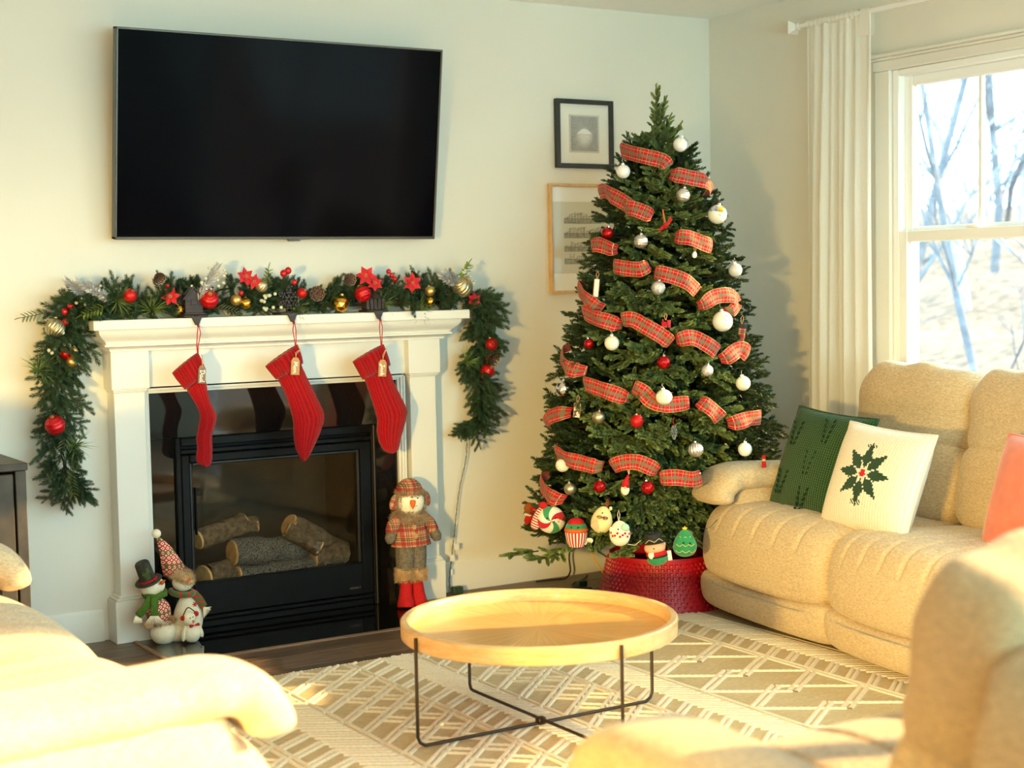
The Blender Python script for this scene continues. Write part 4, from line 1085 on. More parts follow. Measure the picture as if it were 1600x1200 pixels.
SP={
 'airplane': [-1.114, -1.061, 1.654] ,
 'train': [-1.175, -1.135, 1.249] ,
 'stocking_orn': [-0.833, -1.204, 1.186] ,
 'tag1': [-1.314, -0.84, 1.399] ,
 'tag2': [-1.432, -0.853, 0.891] ,
 'gnome': [-1.386, -1.122, 0.598] ,
 'reindeer': [-1.431, -0.477, 0.414] ,
 'candy': [-1.522, -0.778, 0.428] ,
 'cupcake': [-1.51, -0.946, 0.391] ,
 'otter': [-1.456, -1.055, 0.455] ,
 'llama': [-1.421, -1.13, 0.405] ,
 'pig': [-1.33, -1.246, 0.337] ,
 'treep': [-1.229, -1.309, 0.369] ,
 'soldier': [-0.808, -1.309, 0.661] ,
 'beads': [-1.212, -1.225, 0.816] ,
 'puppy': [-1.167, -1.289, 0.63] ,
 'tag3': [-1.021, -1.133, 1.529] ,
}
RIB=[
 [[[-1.127, -0.771, 1.995], [-1.133, -0.848, 1.972], [-1.105, -0.924, 1.948], [-1.061, -0.977, 1.926], [-1.048, -0.998, 1.898]],[[-1.041, -1.014, 1.871], [-0.974, -1.038, 1.854], [-0.897, -1.041, 1.837], [-0.848, -1.043, 1.797]],],
 [[[-1.194, -0.704, 1.806], [-1.21, -0.788, 1.812], [-1.214, -0.876, 1.775], [-1.203, -0.937, 1.739]],[[-1.216, -0.914, 1.732], [-1.191, -0.966, 1.724], [-1.157, -1.022, 1.695]],[[-1.091, -1.104, 1.605], [-1.046, -1.123, 1.599], [-0.992, -1.14, 1.577], [-0.934, -1.144, 1.561]],[[-1.293, -0.782, 1.576], [-1.29, -0.847, 1.582], [-1.278, -0.914, 1.558]],],
 [[[-1.287, -0.924, 1.491], [-1.267, -0.973, 1.482], [-1.228, -1.032, 1.473], [-1.202, -1.055, 1.49]],[[-1.188, -1.075, 1.461], [-1.141, -1.113, 1.446], [-1.084, -1.146, 1.419], [-1.033, -1.174, 1.37]],[[-1.035, -1.188, 1.317], [-0.965, -1.187, 1.355], [-0.88, -1.18, 1.356], [-0.847, -1.181, 1.323], [-0.891, -1.2, 1.287]],],
 [[[-1.314, -0.711, 1.411], [-1.336, -0.804, 1.367], [-1.342, -0.881, 1.313]],[[-1.352, -0.787, 1.305], [-1.351, -0.879, 1.279], [-1.335, -0.948, 1.263], [-1.317, -0.999, 1.244]],[[-1.309, -1.003, 1.265], [-1.277, -1.049, 1.267], [-1.246, -1.095, 1.238], [-1.214, -1.138, 1.206], [-1.179, -1.177, 1.166]],[[-1.158, -1.184, 1.179], [-1.101, -1.205, 1.19], [-1.042, -1.235, 1.154], [-0.999, -1.253, 1.122]],[[-0.978, -1.264, 1.095], [-0.899, -1.248, 1.136], [-0.836, -1.247, 1.104]],],
 [[[-1.388, -0.699, 1.146], [-1.411, -0.742, 1.102], [-1.426, -0.806, 1.067], [-1.423, -0.863, 1.053]],[[-1.425, -0.893, 1.006], [-1.41, -0.955, 0.994], [-1.381, -1.028, 0.973], [-1.347, -1.087, 0.947]],[[-1.328, -1.103, 0.997], [-1.3, -1.138, 0.974], [-1.275, -1.169, 0.937], [-1.225, -1.21, 0.921], [-1.143, -1.253, 0.929]],[[-1.105, -1.267, 0.928], [-1.068, -1.283, 0.895], [-1.026, -1.301, 0.849]],[[-0.979, -1.309, 0.833], [-0.899, -1.304, 0.849], [-0.792, -1.281, 0.848]],],
 [[[-1.449, -0.661, 0.803], [-1.448, -0.695, 0.85], [-1.453, -0.788, 0.875]],[[-1.484, -0.761, 0.717], [-1.488, -0.848, 0.695], [-1.473, -0.944, 0.681], [-1.447, -1.025, 0.665]],[[-1.421, -1.074, 0.667], [-1.387, -1.118, 0.689], [-1.344, -1.169, 0.691], [-1.294, -1.226, 0.653]],[[-1.295, -1.231, 0.627], [-1.241, -1.267, 0.631], [-1.185, -1.3, 0.622], [-1.142, -1.316, 0.63]],],
 [[[-1.494, -0.677, 0.604], [-1.512, -0.734, 0.556], [-1.524, -0.828, 0.512]],],
]

RWID = .062
ROWL = ['plaid ribbon swag highest on the tree near its tip', 'plaid ribbon swag on the second round from the tree tip', 'plaid ribbon swag on the third round, ending in a big loop at the right',
        'plaid ribbon swag around the middle of the tree beside the wooden picture frame', 'plaid ribbon swag behind the ribbed cream bauble below mid tree', 'plaid ribbon swag above the gnome on the lower tree', 'short plaid ribbon tail just above the plush ornaments']
def ribbon(row, label):
    o = thing('plaid_ribbon', label, 'ribbon', tuple(row[0][0]), group='plaid ribbon rounds on the Christmas tree')
    base = np.array(row[0][0])
    for si, s in enumerate(row):
        P = spline(s, 6)-base; n = len(P); L = np.r_[0, np.cumsum(np.linalg.norm(np.diff(P, axis=0), axis=1))]
        out = np.stack([(P[:, 0]+base[0]-TX), (P[:, 1]+base[1]-TY), 0*P[:, 0]], 1); out /= np.linalg.norm(out, axis=1)[:, None]+1e-9
        bulge = np.sin(np.linspace(0, PI, n))*.022
        P = P+out*bulge[:, None]
        P[0] -= out[0]*.03; P[-1] -= out[-1]*.04
        tn = np.gradient(P, axis=0); tn /= np.linalg.norm(tn, axis=1)[:, None]+1e-9
        wdir = np.cross(out, tn); wdir /= np.linalg.norm(wdir, axis=1)[:, None]+1e-9
        wdir *= np.sign(wdir[:, 2:3]+1e-9)
        wdir = wdir+out*.25*np.sin(np.linspace(0, 5, n)+si)[:, None]
        # the ribbon pinches where it is tucked in
        pin = np.clip(np.minimum(np.linspace(0, 1, n), np.linspace(1, 0, n))*4+.62, 0, 1)
        v = []; uv = []; m = 6
        for i in range(n):
            for j in range(m+1):
                q = j/m-.5; v.append(P[i]+wdir[i]*q*RWID*pin[i]+out[i]*(.004*math.cos(q*3)+.005*math.sin(L[i]*55+q*2.5))); uv.append((L[i]/RWID, j/m))
        f = [(i*(m+1)+j, i*(m+1)+j+1, (i+1)*(m+1)+j+1, (i+1)*(m+1)+j) for i in range(n-1) for j in range(m)]
        b = MB().add((v, f, uv)).ob('ribbon_stretch', RIBB, o, smooth=180, recalc=False)
        for e, q in ((0, -.5), (m, .5)):
            ed = [tuple(v[i*(m+1)+e]) for i in range(n)]
            MB().add(tube(ed, .0011, 4, cap=False)).ob('wire_edge', GOLDM, b, smooth=180, recalc=False)
for row, lab in zip(RIB, ROWL): ribbon(row, lab)

# ------------------------------------------------------------------ tree ornaments
def cap_hook(o, r, m=CHRM, tilt=(0, 0)):
    MB().add(lathe([(.0001, r*.94), (r*.24, r*.95), (r*.24, r*1.16), (r*.20, r*1.2), (.0001, r*1.2)], 14)).ob('cap', m, o)
    MB().add(tube([(0, 0, r*1.18), (.004, 0, r*1.30), (0, 0, r*1.42), (-.003, 0, r*1.55), (0, .004, r*1.75)], .0008, 5)).ob('hook', m, o)
def ribbed(r, n=18, d=.07, st=180):
    def fn(u, v): a = 2*PI*u; b = PI*(v-.5); k = 1+d*math.cos(n*a)*math.cos(b); return (r*k*math.cos(b)*math.cos(a), r*k*math.cos(b)*math.sin(a), r*math.sin(b))
    return grid(fn, n*4, 14, cu=True)
def ringed(r, n=9, d=.03):
    def fn(u, v): a = 2*PI*u; b = PI*(v-.5); k = 1+d*math.cos(n*2*b); return (r*k*math.cos(b)*math.cos(a), r*k*math.cos(b)*math.sin(a), r*k*math.sin(b))
    return grid(fn, 28, n*5, cu=True)
HOUSE = NT('painted_winter_house_glass'); _o = HOUSE.sep(HOUSE.tc())
def _band(ax, lo, hi): return HOUSE.math('MULTIPLY', HOUSE.math('GREATER_THAN', _o[ax], lo), HOUSE.math('LESS_THAN', _o[ax], hi))
_sky = HOUSE.math('GREATER_THAN', _o[2], .003); _c = HOUSE.mix(_sky, S(240, 238, 222), HOUSE.ramp(HOUSE.noise(60), [(.35, S(96, 124, 176)), (.6, S(200, 210, 224))]))
_hs = HOUSE.math('MULTIPLY', _band(0, -.004, .022), _band(2, .001, .016)); _c = HOUSE.mix(_hs, _c, S(214, 162, 44))
_rf = HOUSE.math('MULTIPLY', HOUSE.math('LESS_THAN', HOUSE.math('ADD', HOUSE.math('ABSOLUTE', HOUSE.math('SUBTRACT', _o[0], .006)), _o[2]), .032), HOUSE.math('GREATER_THAN', _o[2], .015)); _c = HOUSE.mix(_rf, _c, S(224, 176, 66))
for _x in (.002, .010): _c = HOUSE.mix(HOUSE.math('MULTIPLY', _band(0, _x, _x+.0035), _band(2, .006, .0105)), _c, S(40, 30, 20))
_c = HOUSE.mix(HOUSE.math('MULTIPLY', HOUSE.math('MULTIPLY', _band(0, .0, .022), _band(2, -.013, -.010)), HOUSE.math('GREATER_THAN', HOUSE.noise(420), .5)), _c, S(70, 84, 140))
HOUSE.pr(col=_c, rough=.25, coat=.3)
PAINT = NT('painted_scroll_glass'); _o = PAINT.sep(PAINT.tc()); _n = PAINT.noise(110, None, 1)
_m = PAINT.math('MULTIPLY', PAINT.math('MULTIPLY', PAINT.math('GREATER_THAN', _o[0], .002), PAINT.math('LESS_THAN', PAINT.math('ABSOLUTE', PAINT.math('SUBTRACT', _o[2], .006)), .016)), PAINT.math('GREATER_THAN', _n, .60))
PAINT.pr(col=PAINT.mix(_m, S(238, 236, 226), PAINT.ramp(PAINT.noise(40), [(.45, S(30, 110, 92)), (.55, S(200, 40, 50))], 'CONSTANT')), rough=.3, coat=.3)
CANDYV = NT('clear_white_glass'); CANDYV.pr(col=CANDYV.ramp(CANDYV.sep(CANDYV.tc())[2], [(.46, S(214, 214, 208)), (.54, S(238, 238, 236))]), rough=.08, coat=.6)
OMAT = dict(white_gloss=WHG, silver_tex=SILV, house_ball=HOUSE.m, red_merc=REDM, clear_white=CANDYV.m, silver_glit=SILG, painted_ball=PAINT.m, cream=CREAM, cream_rib=CREAM, silver_mirror=CHRM, champagne=CHAMP, red_satin=REDS, silver_rib=SILV, swirl=CREAM)
OLAB = ['white glossy bauble highest on the tree, right below its tip', 'white glossy bauble at the left edge beside the black picture frame', 'silver textured bauble under the second plaid swag near the top', 'silver textured bauble below the red airplane ornament',
        'bauble painted with a yellow house under a blue winter sky', 'red mercury glass bauble in front of the wooden picture frame', 'clear and white glass bauble hanging alone on the upper right edge', 'silver glittered bauble in the middle of the upper tree under the third swag',
        'large white bauble painted with small red and green scrolls', 'cream bauble left of centre beside the small red mercury bauble', 'small red mercury bauble left of the cream bauble at mid tree', 'red mercury bauble at the centre of the tree below the red train',
        'small silver glittered bauble right of the centre under the middle swag', 'cream bauble at the right edge above the lower right swag', 'cream ribbed bauble hanging in front of the fifth plaid swag', 'silver mirror bauble at the left edge above the photo tag',
        'champagne satin bauble right of the photo tag', 'red satin bauble below the fifth plaid swag', 'silver ribbed bauble left of the white bauble by the sofa arm', 'white glossy bauble low at the right above the sofa arm', 'cream swirled bauble at the lower left edge beside a plaid swag',
        'champagne satin bauble above the striped cupcake ornament', 'red mercury bauble left of the gnome ornament', 'red mercury bauble right of the gnome ornament']
yawc = math.degrees(math.atan2(-(CAM_LOC.x-TX), -(CAM_LOC.y-TY)))*-1   # ornaments' painted side faces the room
for (ty, p, r), lab in zip(ORN, OLAB):
    if ty == 'cream_rib': p = (p[0]-.024, p[1]-.038, p[2])
    o = thing('bauble', lab, 'bauble', tuple(p), (random.uniform(-12, 12), random.uniform(-12, 12), -34 if ty in ('house_ball', 'painted_ball') else random.uniform(0, 360)), group='baubles on the Christmas tree')
    m = OMAT[ty]
    g_ = ribbed(r, 16) if ty in ('cream_rib', 'silver_rib', 'swirl') else ringed(r, 7, .02) if ty == 'silver_tex' else ball(r, 28, 18)
    if ty == 'swirl': v = np.array(g_[0]); a = v[:, 2]/r*1.2; v = np.stack((v[:, 0]*np.cos(a)-v[:, 1]*np.sin(a), v[:, 0]*np.sin(a)+v[:, 1]*np.cos(a), v[:, 2]), 1); g_ = (v, g_[1])
    MB().add(g_).ob('ball', m, o, smooth=180); cap_hook(o, r, WHG if ty in ('white_gloss', 'clear_white', 'cream', 'cream_rib') else CHRM)
def face(o, pts, r=.0022, m=FELTB):
    for q in pts: MB().add(ball(r, 8, 6, q)).ob('eye', m, o)
def loop(o, p, h=.03, m=JUTE, w=.006): MB().add(tube([(p[0]-w*.2, p[1], p[2]), (p[0]-w, p[1], p[2]+h*.6), (p[0], p[1]+.002, p[2]+h), (p[0]+w, p[1], p[2]+h*.6), (p[0]+w*.2, p[1], p[2])], .0013, 5)).ob('hanging_loop', m, o)
FZ = -34   # local -y faces the camera side of the room
def orn(name, label, key, cat='ornament', rot=(0, 0, FZ), d=.02):
    p = Vector(SP[key]); p = p+Vector((cv.x, cv.y, 0))*d
    return thing(name, label, cat, tuple(p), rot)
# plush ornaments along the bottom
def egg(rx, ry, rz, tap=.15):
    v, f = ball(1, 26, 18); v = np.array(v); k = 1-tap*v[:, 2]; return np.stack((v[:, 0]*rx*k, v[:, 1]*ry*k, v[:, 2]*rz), 1), f
def spiral_mat():
    t = NT('peppermint_swirl'); o = t.sep(t.tc()); r = t.math('SQRT', t.math('ADD', t.math('MULTIPLY', o[0], o[0]), t.math('MULTIPLY', o[2], o[2])))
    a = t.math('ADD', t.math('DIVIDE', t.math('ARCTAN2', o[2], o[0]), 2*PI), t.math('MULTIPLY', r, 2.6)); q = t.math('FRACT', t.math('MULTIPLY', t.math('ADD', a, 2.0), 4))
    s = t.math('FRACT', t.math('MULTIPLY', t.math('ADD', a, 2.0), 2)); c = t.mix(t.math('GREATER_THAN', q, .5), S(244, 232, 206), t.mix(t.math('GREATER_THAN', s, .5), S(198, 16, 32), S(58, 150, 92)))
    return t.pr(col=c, rough=.95, sheen=.3)
def stripes(name, a, b, n, ax=0, ang=False, duty=.45):
    t = NT(name); o = t.sep(t.tc()); x = t.math('ARCTAN2', o[1], o[0]) if ang else o[ax]
    return t.pr(col=t.mix(t.math('GREATER_THAN', t.math('FRACT', t.math('MULTIPLY_ADD', x, n, 20.0)), duty), a, b), rough=.95, sheen=.3)
PGREEN = mat('green_plush', S(40, 140, 84), .95, ns=40, na=.08, sheen=.4)
PTAN = mat('tan_plush', S(206, 172, 122), .95, sheen=.4); PBUT = mat('buttery_plush', S(238, 214, 150), .95, sheen=.4); PORG = mat('orange_plush', S(214, 96, 30), .95); PBRN = mat('brown_plush', S(150, 82, 34), .95); PPINK = mat('peach_plush', S(232, 180, 140), .95)
GTRIM = mat('gold_thread', S(226, 204, 130), .7)
c = orn('plush_ornament', 'round peppermint swirl plush ornament in red, green and white', 'candy')
MB().add(egg(.060, .040, .058, .02)).ob('body', spiral_mat(), c, smooth=180); face(c, [(-.016, -.038, .012), (.018, -.038, .012)], .004); loop(c, (.018, 0, .055), .04, PGREEN, .008)
MB().add(rbox(.045, .05, .10, 3, 6)).ob('striped_wrapper', stripes('red_white_wrapper', S(244, 232, 206), S(198, 20, 34), 95, 2), c, T((-.055, .015, .004), (0, 25, 0)), smooth=180)
MB().add(egg(.022, .018, .018)).ob('red_flap', FELTR, c, T((-.03, .01, .058), (0, 30, 0)), smooth=180)
c = orn('plush_ornament', 'cupcake shaped plush ornament with red striped cup and green icing', 'cupcake')
MB().add(lathe([(0, -.055), (.030, -.055), (.040, -.035), (.047, .0), (.045, .008), (0, .012)], 30)).ob('striped_cup', stripes('red_white_cup', S(244, 226, 200), S(196, 20, 30), 3.2, 0, True), c, smooth=60)
MB().add(lathe([(0, .004), (.046, .006), (.051, .014), (.047, .022), (.0, .026)], 30)).ob('orange_rim', PORG, c, smooth=180); MB().add(egg(.044, .042, .026, .2)).ob('green_icing', PGREEN, c, T((0, 0, .03)), smooth=180); MB().add(egg(.034, .034, .018, .3)).ob('red_topping', FELTR, c, T((0, 0, .048)), smooth=180)
face(c, [(-.02, -.040, .03), (.008, -.044, .03)], .0035); loop(c, (0, 0, .062), .04, PGREEN, .008)
MB().add(egg(.02, .004, .014)).ob('white_fin', PLUSHW, c, T((.05, .0, -.035), (0, -30, 0)), smooth=180)
c = orn('plush_ornament', 'cream and tan egg-shaped animal plush ornament wearing a plaid bow', 'otter', rot=(0, 12, FZ))
MB().add(egg(.043, .036, .056, .2)).ob('body', PBUT, c, smooth=180); MB().add(egg(.020, .006, .022)).ob('tan_belly_patch', PTAN, c, T((-.022, -.030, -.02), (0, 20, 0)), smooth=180)
face(c, [(-.005, -.030, .032)], .003); MB().add(ball((.007, .005, .009), 10, 6, (.026, 0, .052))).ob('ear', PBUT, c)
MB().add(ball((.012, .005, .008), 10, 6, (-.014, -.036, .014))).add(ball((.012, .005, .008), 10, 6, (.010, -.036, .014))).ob('plaid_bow', SHIRT, c); loop(c, (.008, 0, .054), .035, FELTR, .006)
c = orn('plush_ornament', 'white llama-like plush ornament with red dotted scarf and mint ear patch', 'llama')
MB().add(egg(.042, .036, .052, .12)).ob('body', PLUSHW, c, smooth=180); MB().add(egg(.018, .010, .016)).ob('mint_patch', mat('mint_plush', S(176, 214, 190), .95), c, T((.020, -.026, .028)), smooth=180); face(c, [(-.008, -.035, .022)], .0035)
d_ = MB()
for k in range(9): a = -1.1+k*.27; d_.add(ball((.005, .004, .005), 8, 5, (.040*math.sin(a), -.037*math.cos(a), -.002+.008*math.cos(k*2.2))))
d_.ob('dotted_scarf', FELTR, c); MB().add(ball((.008, .008, .012), 10, 6, (-.036, -.014, .018))).ob('ear', PLUSHW, c); loop(c, (-.004, 0, .05), .045, YARN, .005)
MB().add(tube([(.03, 0, -.045), (.06, .0, -.05), (.085, .0, -.03)], .0012, 5)).ob('tail_loop', YARN, c)
c = orn('plush_ornament', 'peach pig plush ornament in red and white top with black hat and green base', 'pig', rot=(0, -8, FZ))
MB().add(egg(.043, .038, .030, .1)).ob('head', PPINK, c, T((0, 0, .018)), smooth=180); MB().add(egg(.042, .038, .026, 0)).ob('green_base', PGREEN, c, T((.004, 0, -.032)), smooth=180); MB().add(egg(.043, .039, .020, 0)).ob('red_top', FELTR, c, T((.003, 0, -.010)), smooth=180)
MB().add(ball((.013, .012, .016), 10, 8, (-.020, -.030, -.008))).ob('white_shirt_front', PLUSHW, c); MB().add(lathe([(.0, .030), (.044, .031), (.044, .036), (.034, .038), (.034, .068), (0, .07)], 28)).ob('black_hat', CHAR, c, (0, 0, .004))
MB().add(tube([(-.036, -.02, .04), (-.02, -.036, .055), (0, -.036, .043), (.02, -.034, .055), (.036, -.02, .04)], .0014, 5)).ob('gold_hat_trim', GTRIM, c); MB().add(lathe([(.041, -.022), (.0435, -.019), (.041, -.016)], 28, cap=False)).ob('black_belt', CHAR, c, (.004, 0, 0))
face(c, [(-.006, -.036, .018)], .0035); MB().add(ball((.010, .008, .007), 10, 6, (-.020, -.037, .010))).ob('snout', PPINK, c); MB().add(ball((.012, .008, .012), 10, 6, (.034, 0, .024))).ob('ear', PPINK, c)
one('care_tag', cbox(.045, .062, -.001, .0, -.045, -.005, .0005), PAPER, c); loop(c, (0, 0, .07), .05, CORDB, .005)
c = orn('plush_ornament', 'green Christmas tree plush ornament with yellow star beside the sofa arm', 'treep')
MB().add(egg(.046, .034, .056, .32)).ob('body', PGREEN, c, smooth=180); face(c, [(-.008, -.036, .006), (.018, -.036, .004)], .004)
for z_, w_, n_ in ((.030, .022, 2), (.0, .036, 3), (-.026, .04, 3)):
    pts = []
    for k in range(n_*6+1):
        u = k/(n_*6); x = (u-.5)*2*w_; q = abs(math.sin(u*PI*n_)); rr = 1-.32*z_/.056; pts.append((x, -.034*rr*math.sqrt(max(.05, 1-(x/(.046*rr))**2-(z_/.056)**2))-.0015, z_-.008*q))
    MB().add(tube(pts, .0010, 5)).ob('embroidered_garland', GTRIM, c)
MB().add(([(.012*math.cos(k*PI/5+PI/2)*(1 if k % 2 == 0 else .5), y, .058+.012*math.sin(k*PI/5+PI/2)*(1 if k % 2 == 0 else .5)) for y in (-.004, .004) for k in range(10)], [tuple(range(10)), tuple(range(19, 9, -1))]+[(k, (k+1) % 10, (k+1) % 10+10, k+10) for k in range(10)])).ob('yellow_star', mat('yellow_felt', S(240, 200, 30), .8), c, smooth=20)
c = orn('reindeer_ornament', 'brown plush reindeer ornament with a red ball at the lower left edge', 'reindeer')
MB().add(egg(.022, .018, .024)).ob('head', PBRN, c, T((-.008, 0, .022)), smooth=180); MB().add(egg(.018, .016, .026)).ob('body', FELTR, c, T((-.010, 0, -.028), (0, 20, 0)), smooth=180); MB().add(ball(.022, 18, 12, (.018, -.014, .012))).ob('red_ball', REDS, c)
MB().add(tube([(-.012, 0, .040), (-.026, 0, .046), (-.038, 0, .042)], [.006, .007, .004], 8)).ob('ear', BARKB, c)
for q in ((-.02, -.004, -.05), (.004, .004, -.052)): MB().add(tube([(q[0]+.008, q[1], -.038), q, (q[0]-.012, q[1], q[2]-.006)], [.008, .008, .006], 8)).ob('leg', PBRN, c)
MB().add(lathe([(.017, -.004), (.019, 0), (.017, .004)], 20, cap=False)).ob('striped_scarf', YARN, c, T((-.012, 0, -.008), (0, 15, 0)))
c = orn('gnome_ornament', 'gnome ornament with pointed red hat and white beard', 'gnome')
MB().add(tube([(0, 0, -.008), (.004, 0, .014), (.012, 0, .034), (.016, 0, .046)], [.017, .013, .006, .001], 16)).ob('red_hat', FELTR, c, smooth=180); MB().add(egg(.018, .016, .022, -.1)).ob('white_beard', PLUSHW, c, T((0, 0, -.020)), smooth=180); MB().add(ball(.005, 10, 8, (0, -.017, -.008))).ob('nose', PPINK, c); loop(c, (.016, 0, .045), .02, YARN, .003)
# wooden and paper ornaments
c = orn('airplane_ornament', 'red toy airplane ornament hanging on orange string', 'airplane', rot=(0, -38, FZ))
MB().add(tube([(-.032, 0, 0), (-.02, 0, 0), (.01, 0, 0), (.036, 0, .002)], [.004, .008, .007, .003], 10)).ob('fuselage', FELTR, c, smooth=60); one('wing', cbox(-.010, .004, -.03, .03, .002, .006, .001), FELTR, c); one('lower_wing', cbox(-.010, .004, -.026, .026, -.012, -.009, .001), FELTR, c); one('tail_fin', cbox(.026, .036, -.001, .001, 0, .016, .0005), FELTR, c); one('propeller', cbox(-.036, -.034, -.002, .002, -.012, .012, .0005), REDC, c)
MB().add(tube([(-.002, 0, .006), (.03, .0, .058)], .0012, 5)).add(tube([(.004, 0, .006), (.032, 0, .058)], .0012, 5)).ob('hanging_loop', mat('orange_string', S(206, 110, 60), .8), c)
c = orn('train_ornament', 'small red and pink wooden train ornament right of the long middle swag', 'train')
one('boiler', cbox(-.020, .004, -.008, .008, -.008, .008, .003), FELTR, c); one('cab', cbox(.004, .018, -.009, .009, -.010, .014, .001), REDC, c); one('chimney', cbox(-.016, -.010, -.003, .003, .008, .018, .001), FELTR, c)
for x in (-.014, -.002, .012): MB().add(lathe([(.006, -.002), (.006, .002)], 14)).ob('wheel', REDC, c, aim((x, -.010, -.012), (0, 1, 0)))
loop(c, (-.002, 0, .014), .03)
c = orn('stocking_ornament', 'small tartan stocking ornament hanging at the right edge of the tree', 'stocking_orn', rot=(0, 8, FZ))
MB().add(tube([(0, 0, .045), (0, 0, .01), (0, 0, -.02), (.004, 0, -.040), (.016, 0, -.048)], [(.016, .010), (.015, .009), (.015, .009), (.015, .010), (.008, .007)], 14, up=(0, 1, 0))).ob('sock', SHIRT, c, smooth=180); MB().add(tube([(0, 0, .052), (0, 0, .034)], [(.019, .012)]*2, 14, up=(0, 1, 0))).ob('dark_cuff', CHAR, c); MB().add(ball((.016, .010, .008), 12, 8, (.010, 0, -.046))).ob('red_toe', REDC, c); loop(c, (-.006, 0, .05), .04)
for key, lab, w_, h_, m in (('tag1', 'white slatted tag ornament hanging beside the left ribbon loop', .020, .075, PAPER), ('tag2', 'black and white photo tag ornament below the silver mirror bauble', .026, .062, None), ('tag3', 'small white drop ornament hanging under the upper right swag', .014, .020, WHG)):
    c = orn('tag_ornament', lab, key, rot=(0, 6, FZ-12))
    if m is None:
        t_ = NT('photo_print'); t_.pr(col=t_.ramp(t_.noise(75, None, 1), [(.46, S(226, 206, 180)), (.50, S(70, 52, 44))], 'CONSTANT'), rough=.5); m = t_.m
    if key == 'tag3': MB().add(egg(.010, .008, .014)).ob('drop', m, c)
    else:
        one('card', cbox(-w_/2, w_/2, -.002, .002, -h_/2, h_/2, .0008), m, c)
        for x in (-w_/2-.002, w_/2): one('edge_strip', cbox(x, x+.002, -.003, .003, -h_/2, h_/2, .0005), KRAFT, c)
    loop(c, (0, 0, h_/2), .035)
c = orn('soldier_ornament', 'tiny red figure ornament at the right behind the green pillow', 'soldier')
MB().add(tube([(0, 0, -.02), (0, 0, .004)], [.010, .008], 12)).ob('red_coat', FELTR, c); MB().add(ball(.008, 12, 8, (0, 0, .012))).ob('head', PPINK, c); MB().add(lathe([(.008, .016), (.009, .03), (0, .032)], 12)).ob('red_hat', FELTR, c)
c = orn('beaded_ornament', 'dangling grey beaded ornament on a red ribbon hook', 'beads')
bd = MB()
for k in range(46): a = k*1.1; q = k/46; bd.add(ball(.0035, 6, 5, (.011*math.cos(a)*math.sin(PI*(.15+.8*q)), .011*math.sin(a)*math.sin(PI*(.15+.8*q)), .02-.055*q)))
bd.ob('beads', mat('grey_glass_bead', S(120, 128, 124), .25, ns=300, na=.7), c); MB().add(tube([(0, 0, .02), (-.003, 0, .04), (.002, 0, .056)], [(.003, .001)]*3, 6)).ob('red_ribbon_hook', FELTR, c)
c = orn('puppy_ornament', 'small white puppy ornament lying on the lower right swag', 'puppy', rot=(0, -12, FZ))
MB().add(egg(.024, .012, .010)).ob('body', PLUSHW, c, smooth=180); MB().add(ball((.011, .010, .010), 12, 8, (-.024, -.004, .008))).ob('head', PLUSHW, c); MB().add(ball((.004, .004, .007), 8, 6, (-.028, -.008, .004))).ob('ear', PBRN, c); MB().add(tube([(.022, 0, .002), (.034, 0, .010)], [.004, .002], 8)).ob('tail', PLUSHW, c)

# ------------------------------------------------------------------ mantel garland with its wired-on decorations
GL= [[-3.222, -0.09, 1.394], [-3.279, -0.09, 1.39], [-3.332, -0.09, 1.315], [-3.362, -0.09, 1.203], [-3.397, -0.09, 1.091], [-3.381, -0.09, 0.963], [-3.386, -0.09, 0.837], [-3.368, -0.09, 0.721], [-3.353, -0.09, 0.635]]
GRT= [[-1.536, -0.09, 1.373], [-1.448, -0.09, 1.325], [-1.438, -0.09, 1.201], [-1.475, -0.09, 1.07], [-1.458, -0.09, 0.936], [-1.454, -0.09, 0.832], [-1.496, -0.09, 0.767]]
G_bauble= [('REDS', (-3.12, -0.2, 1.407), 0.0279), ('REDR', (-2.79, -0.2, 1.384), 0.0365), ('REDR', (-2.094, -0.2, 1.393), 0.0359), ('REDS', (-2.378, -0.2, 1.402), 0.0216), ('GOLDM', (-2.674, -0.2, 1.379), 0.0237), ('GOLD', (-2.632, -0.2, 1.365), 0.0238), ('GOLD', (-2.201, -0.2, 1.352), 0.0383), ('GOLDM', (-1.763, -0.2, 1.398), 0.0226), ('GOLD', (-1.764, -0.2, 1.352), 0.0212), ('CHRIB', (-1.599, -0.2, 1.414), 0.0459), ('CHRIB', (-3.407, -0.155, 1.288), 0.0373), ('REDM', (-3.371, -0.155, 1.185), 0.0213), ('GOLDM', (-3.341, -0.155, 1.194), 0.0201), ('GOLDM', (-3.347, -0.155, 1.154), 0.0226), ('REDR', (-3.422, -0.155, 0.909), 0.0387), ('REDS', (-1.423, -0.155, 1.149), 0.0293), ('REDR', (-1.447, -0.155, 1.027), 0.0322), ('CHRIB', (-2.562, -0.2, 1.435), 0.0265)]
G_poin= [((-2.956, -0.212, 1.4), 0.0333), ((-2.634, -0.212, 1.475), 0.0342), ((-2.082, -0.212, 1.47), 0.0386), ((-2.04, -0.212, 1.436), 0.0304), ((-1.858, -0.212, 1.436), 0.0393), ((-1.51, -0.155, 1.355), 0.0319), ((-2.598, -0.212, 1.454), 0.0291)]
G_cone= [((-2.311, -0.2, 1.398), 0.0298), ((-3.002, -0.2, 1.478), 0.023), ((-2.159, -0.2, 1.455), 0.0247), ((-1.432, -0.155, 1.085), 0.0351)]
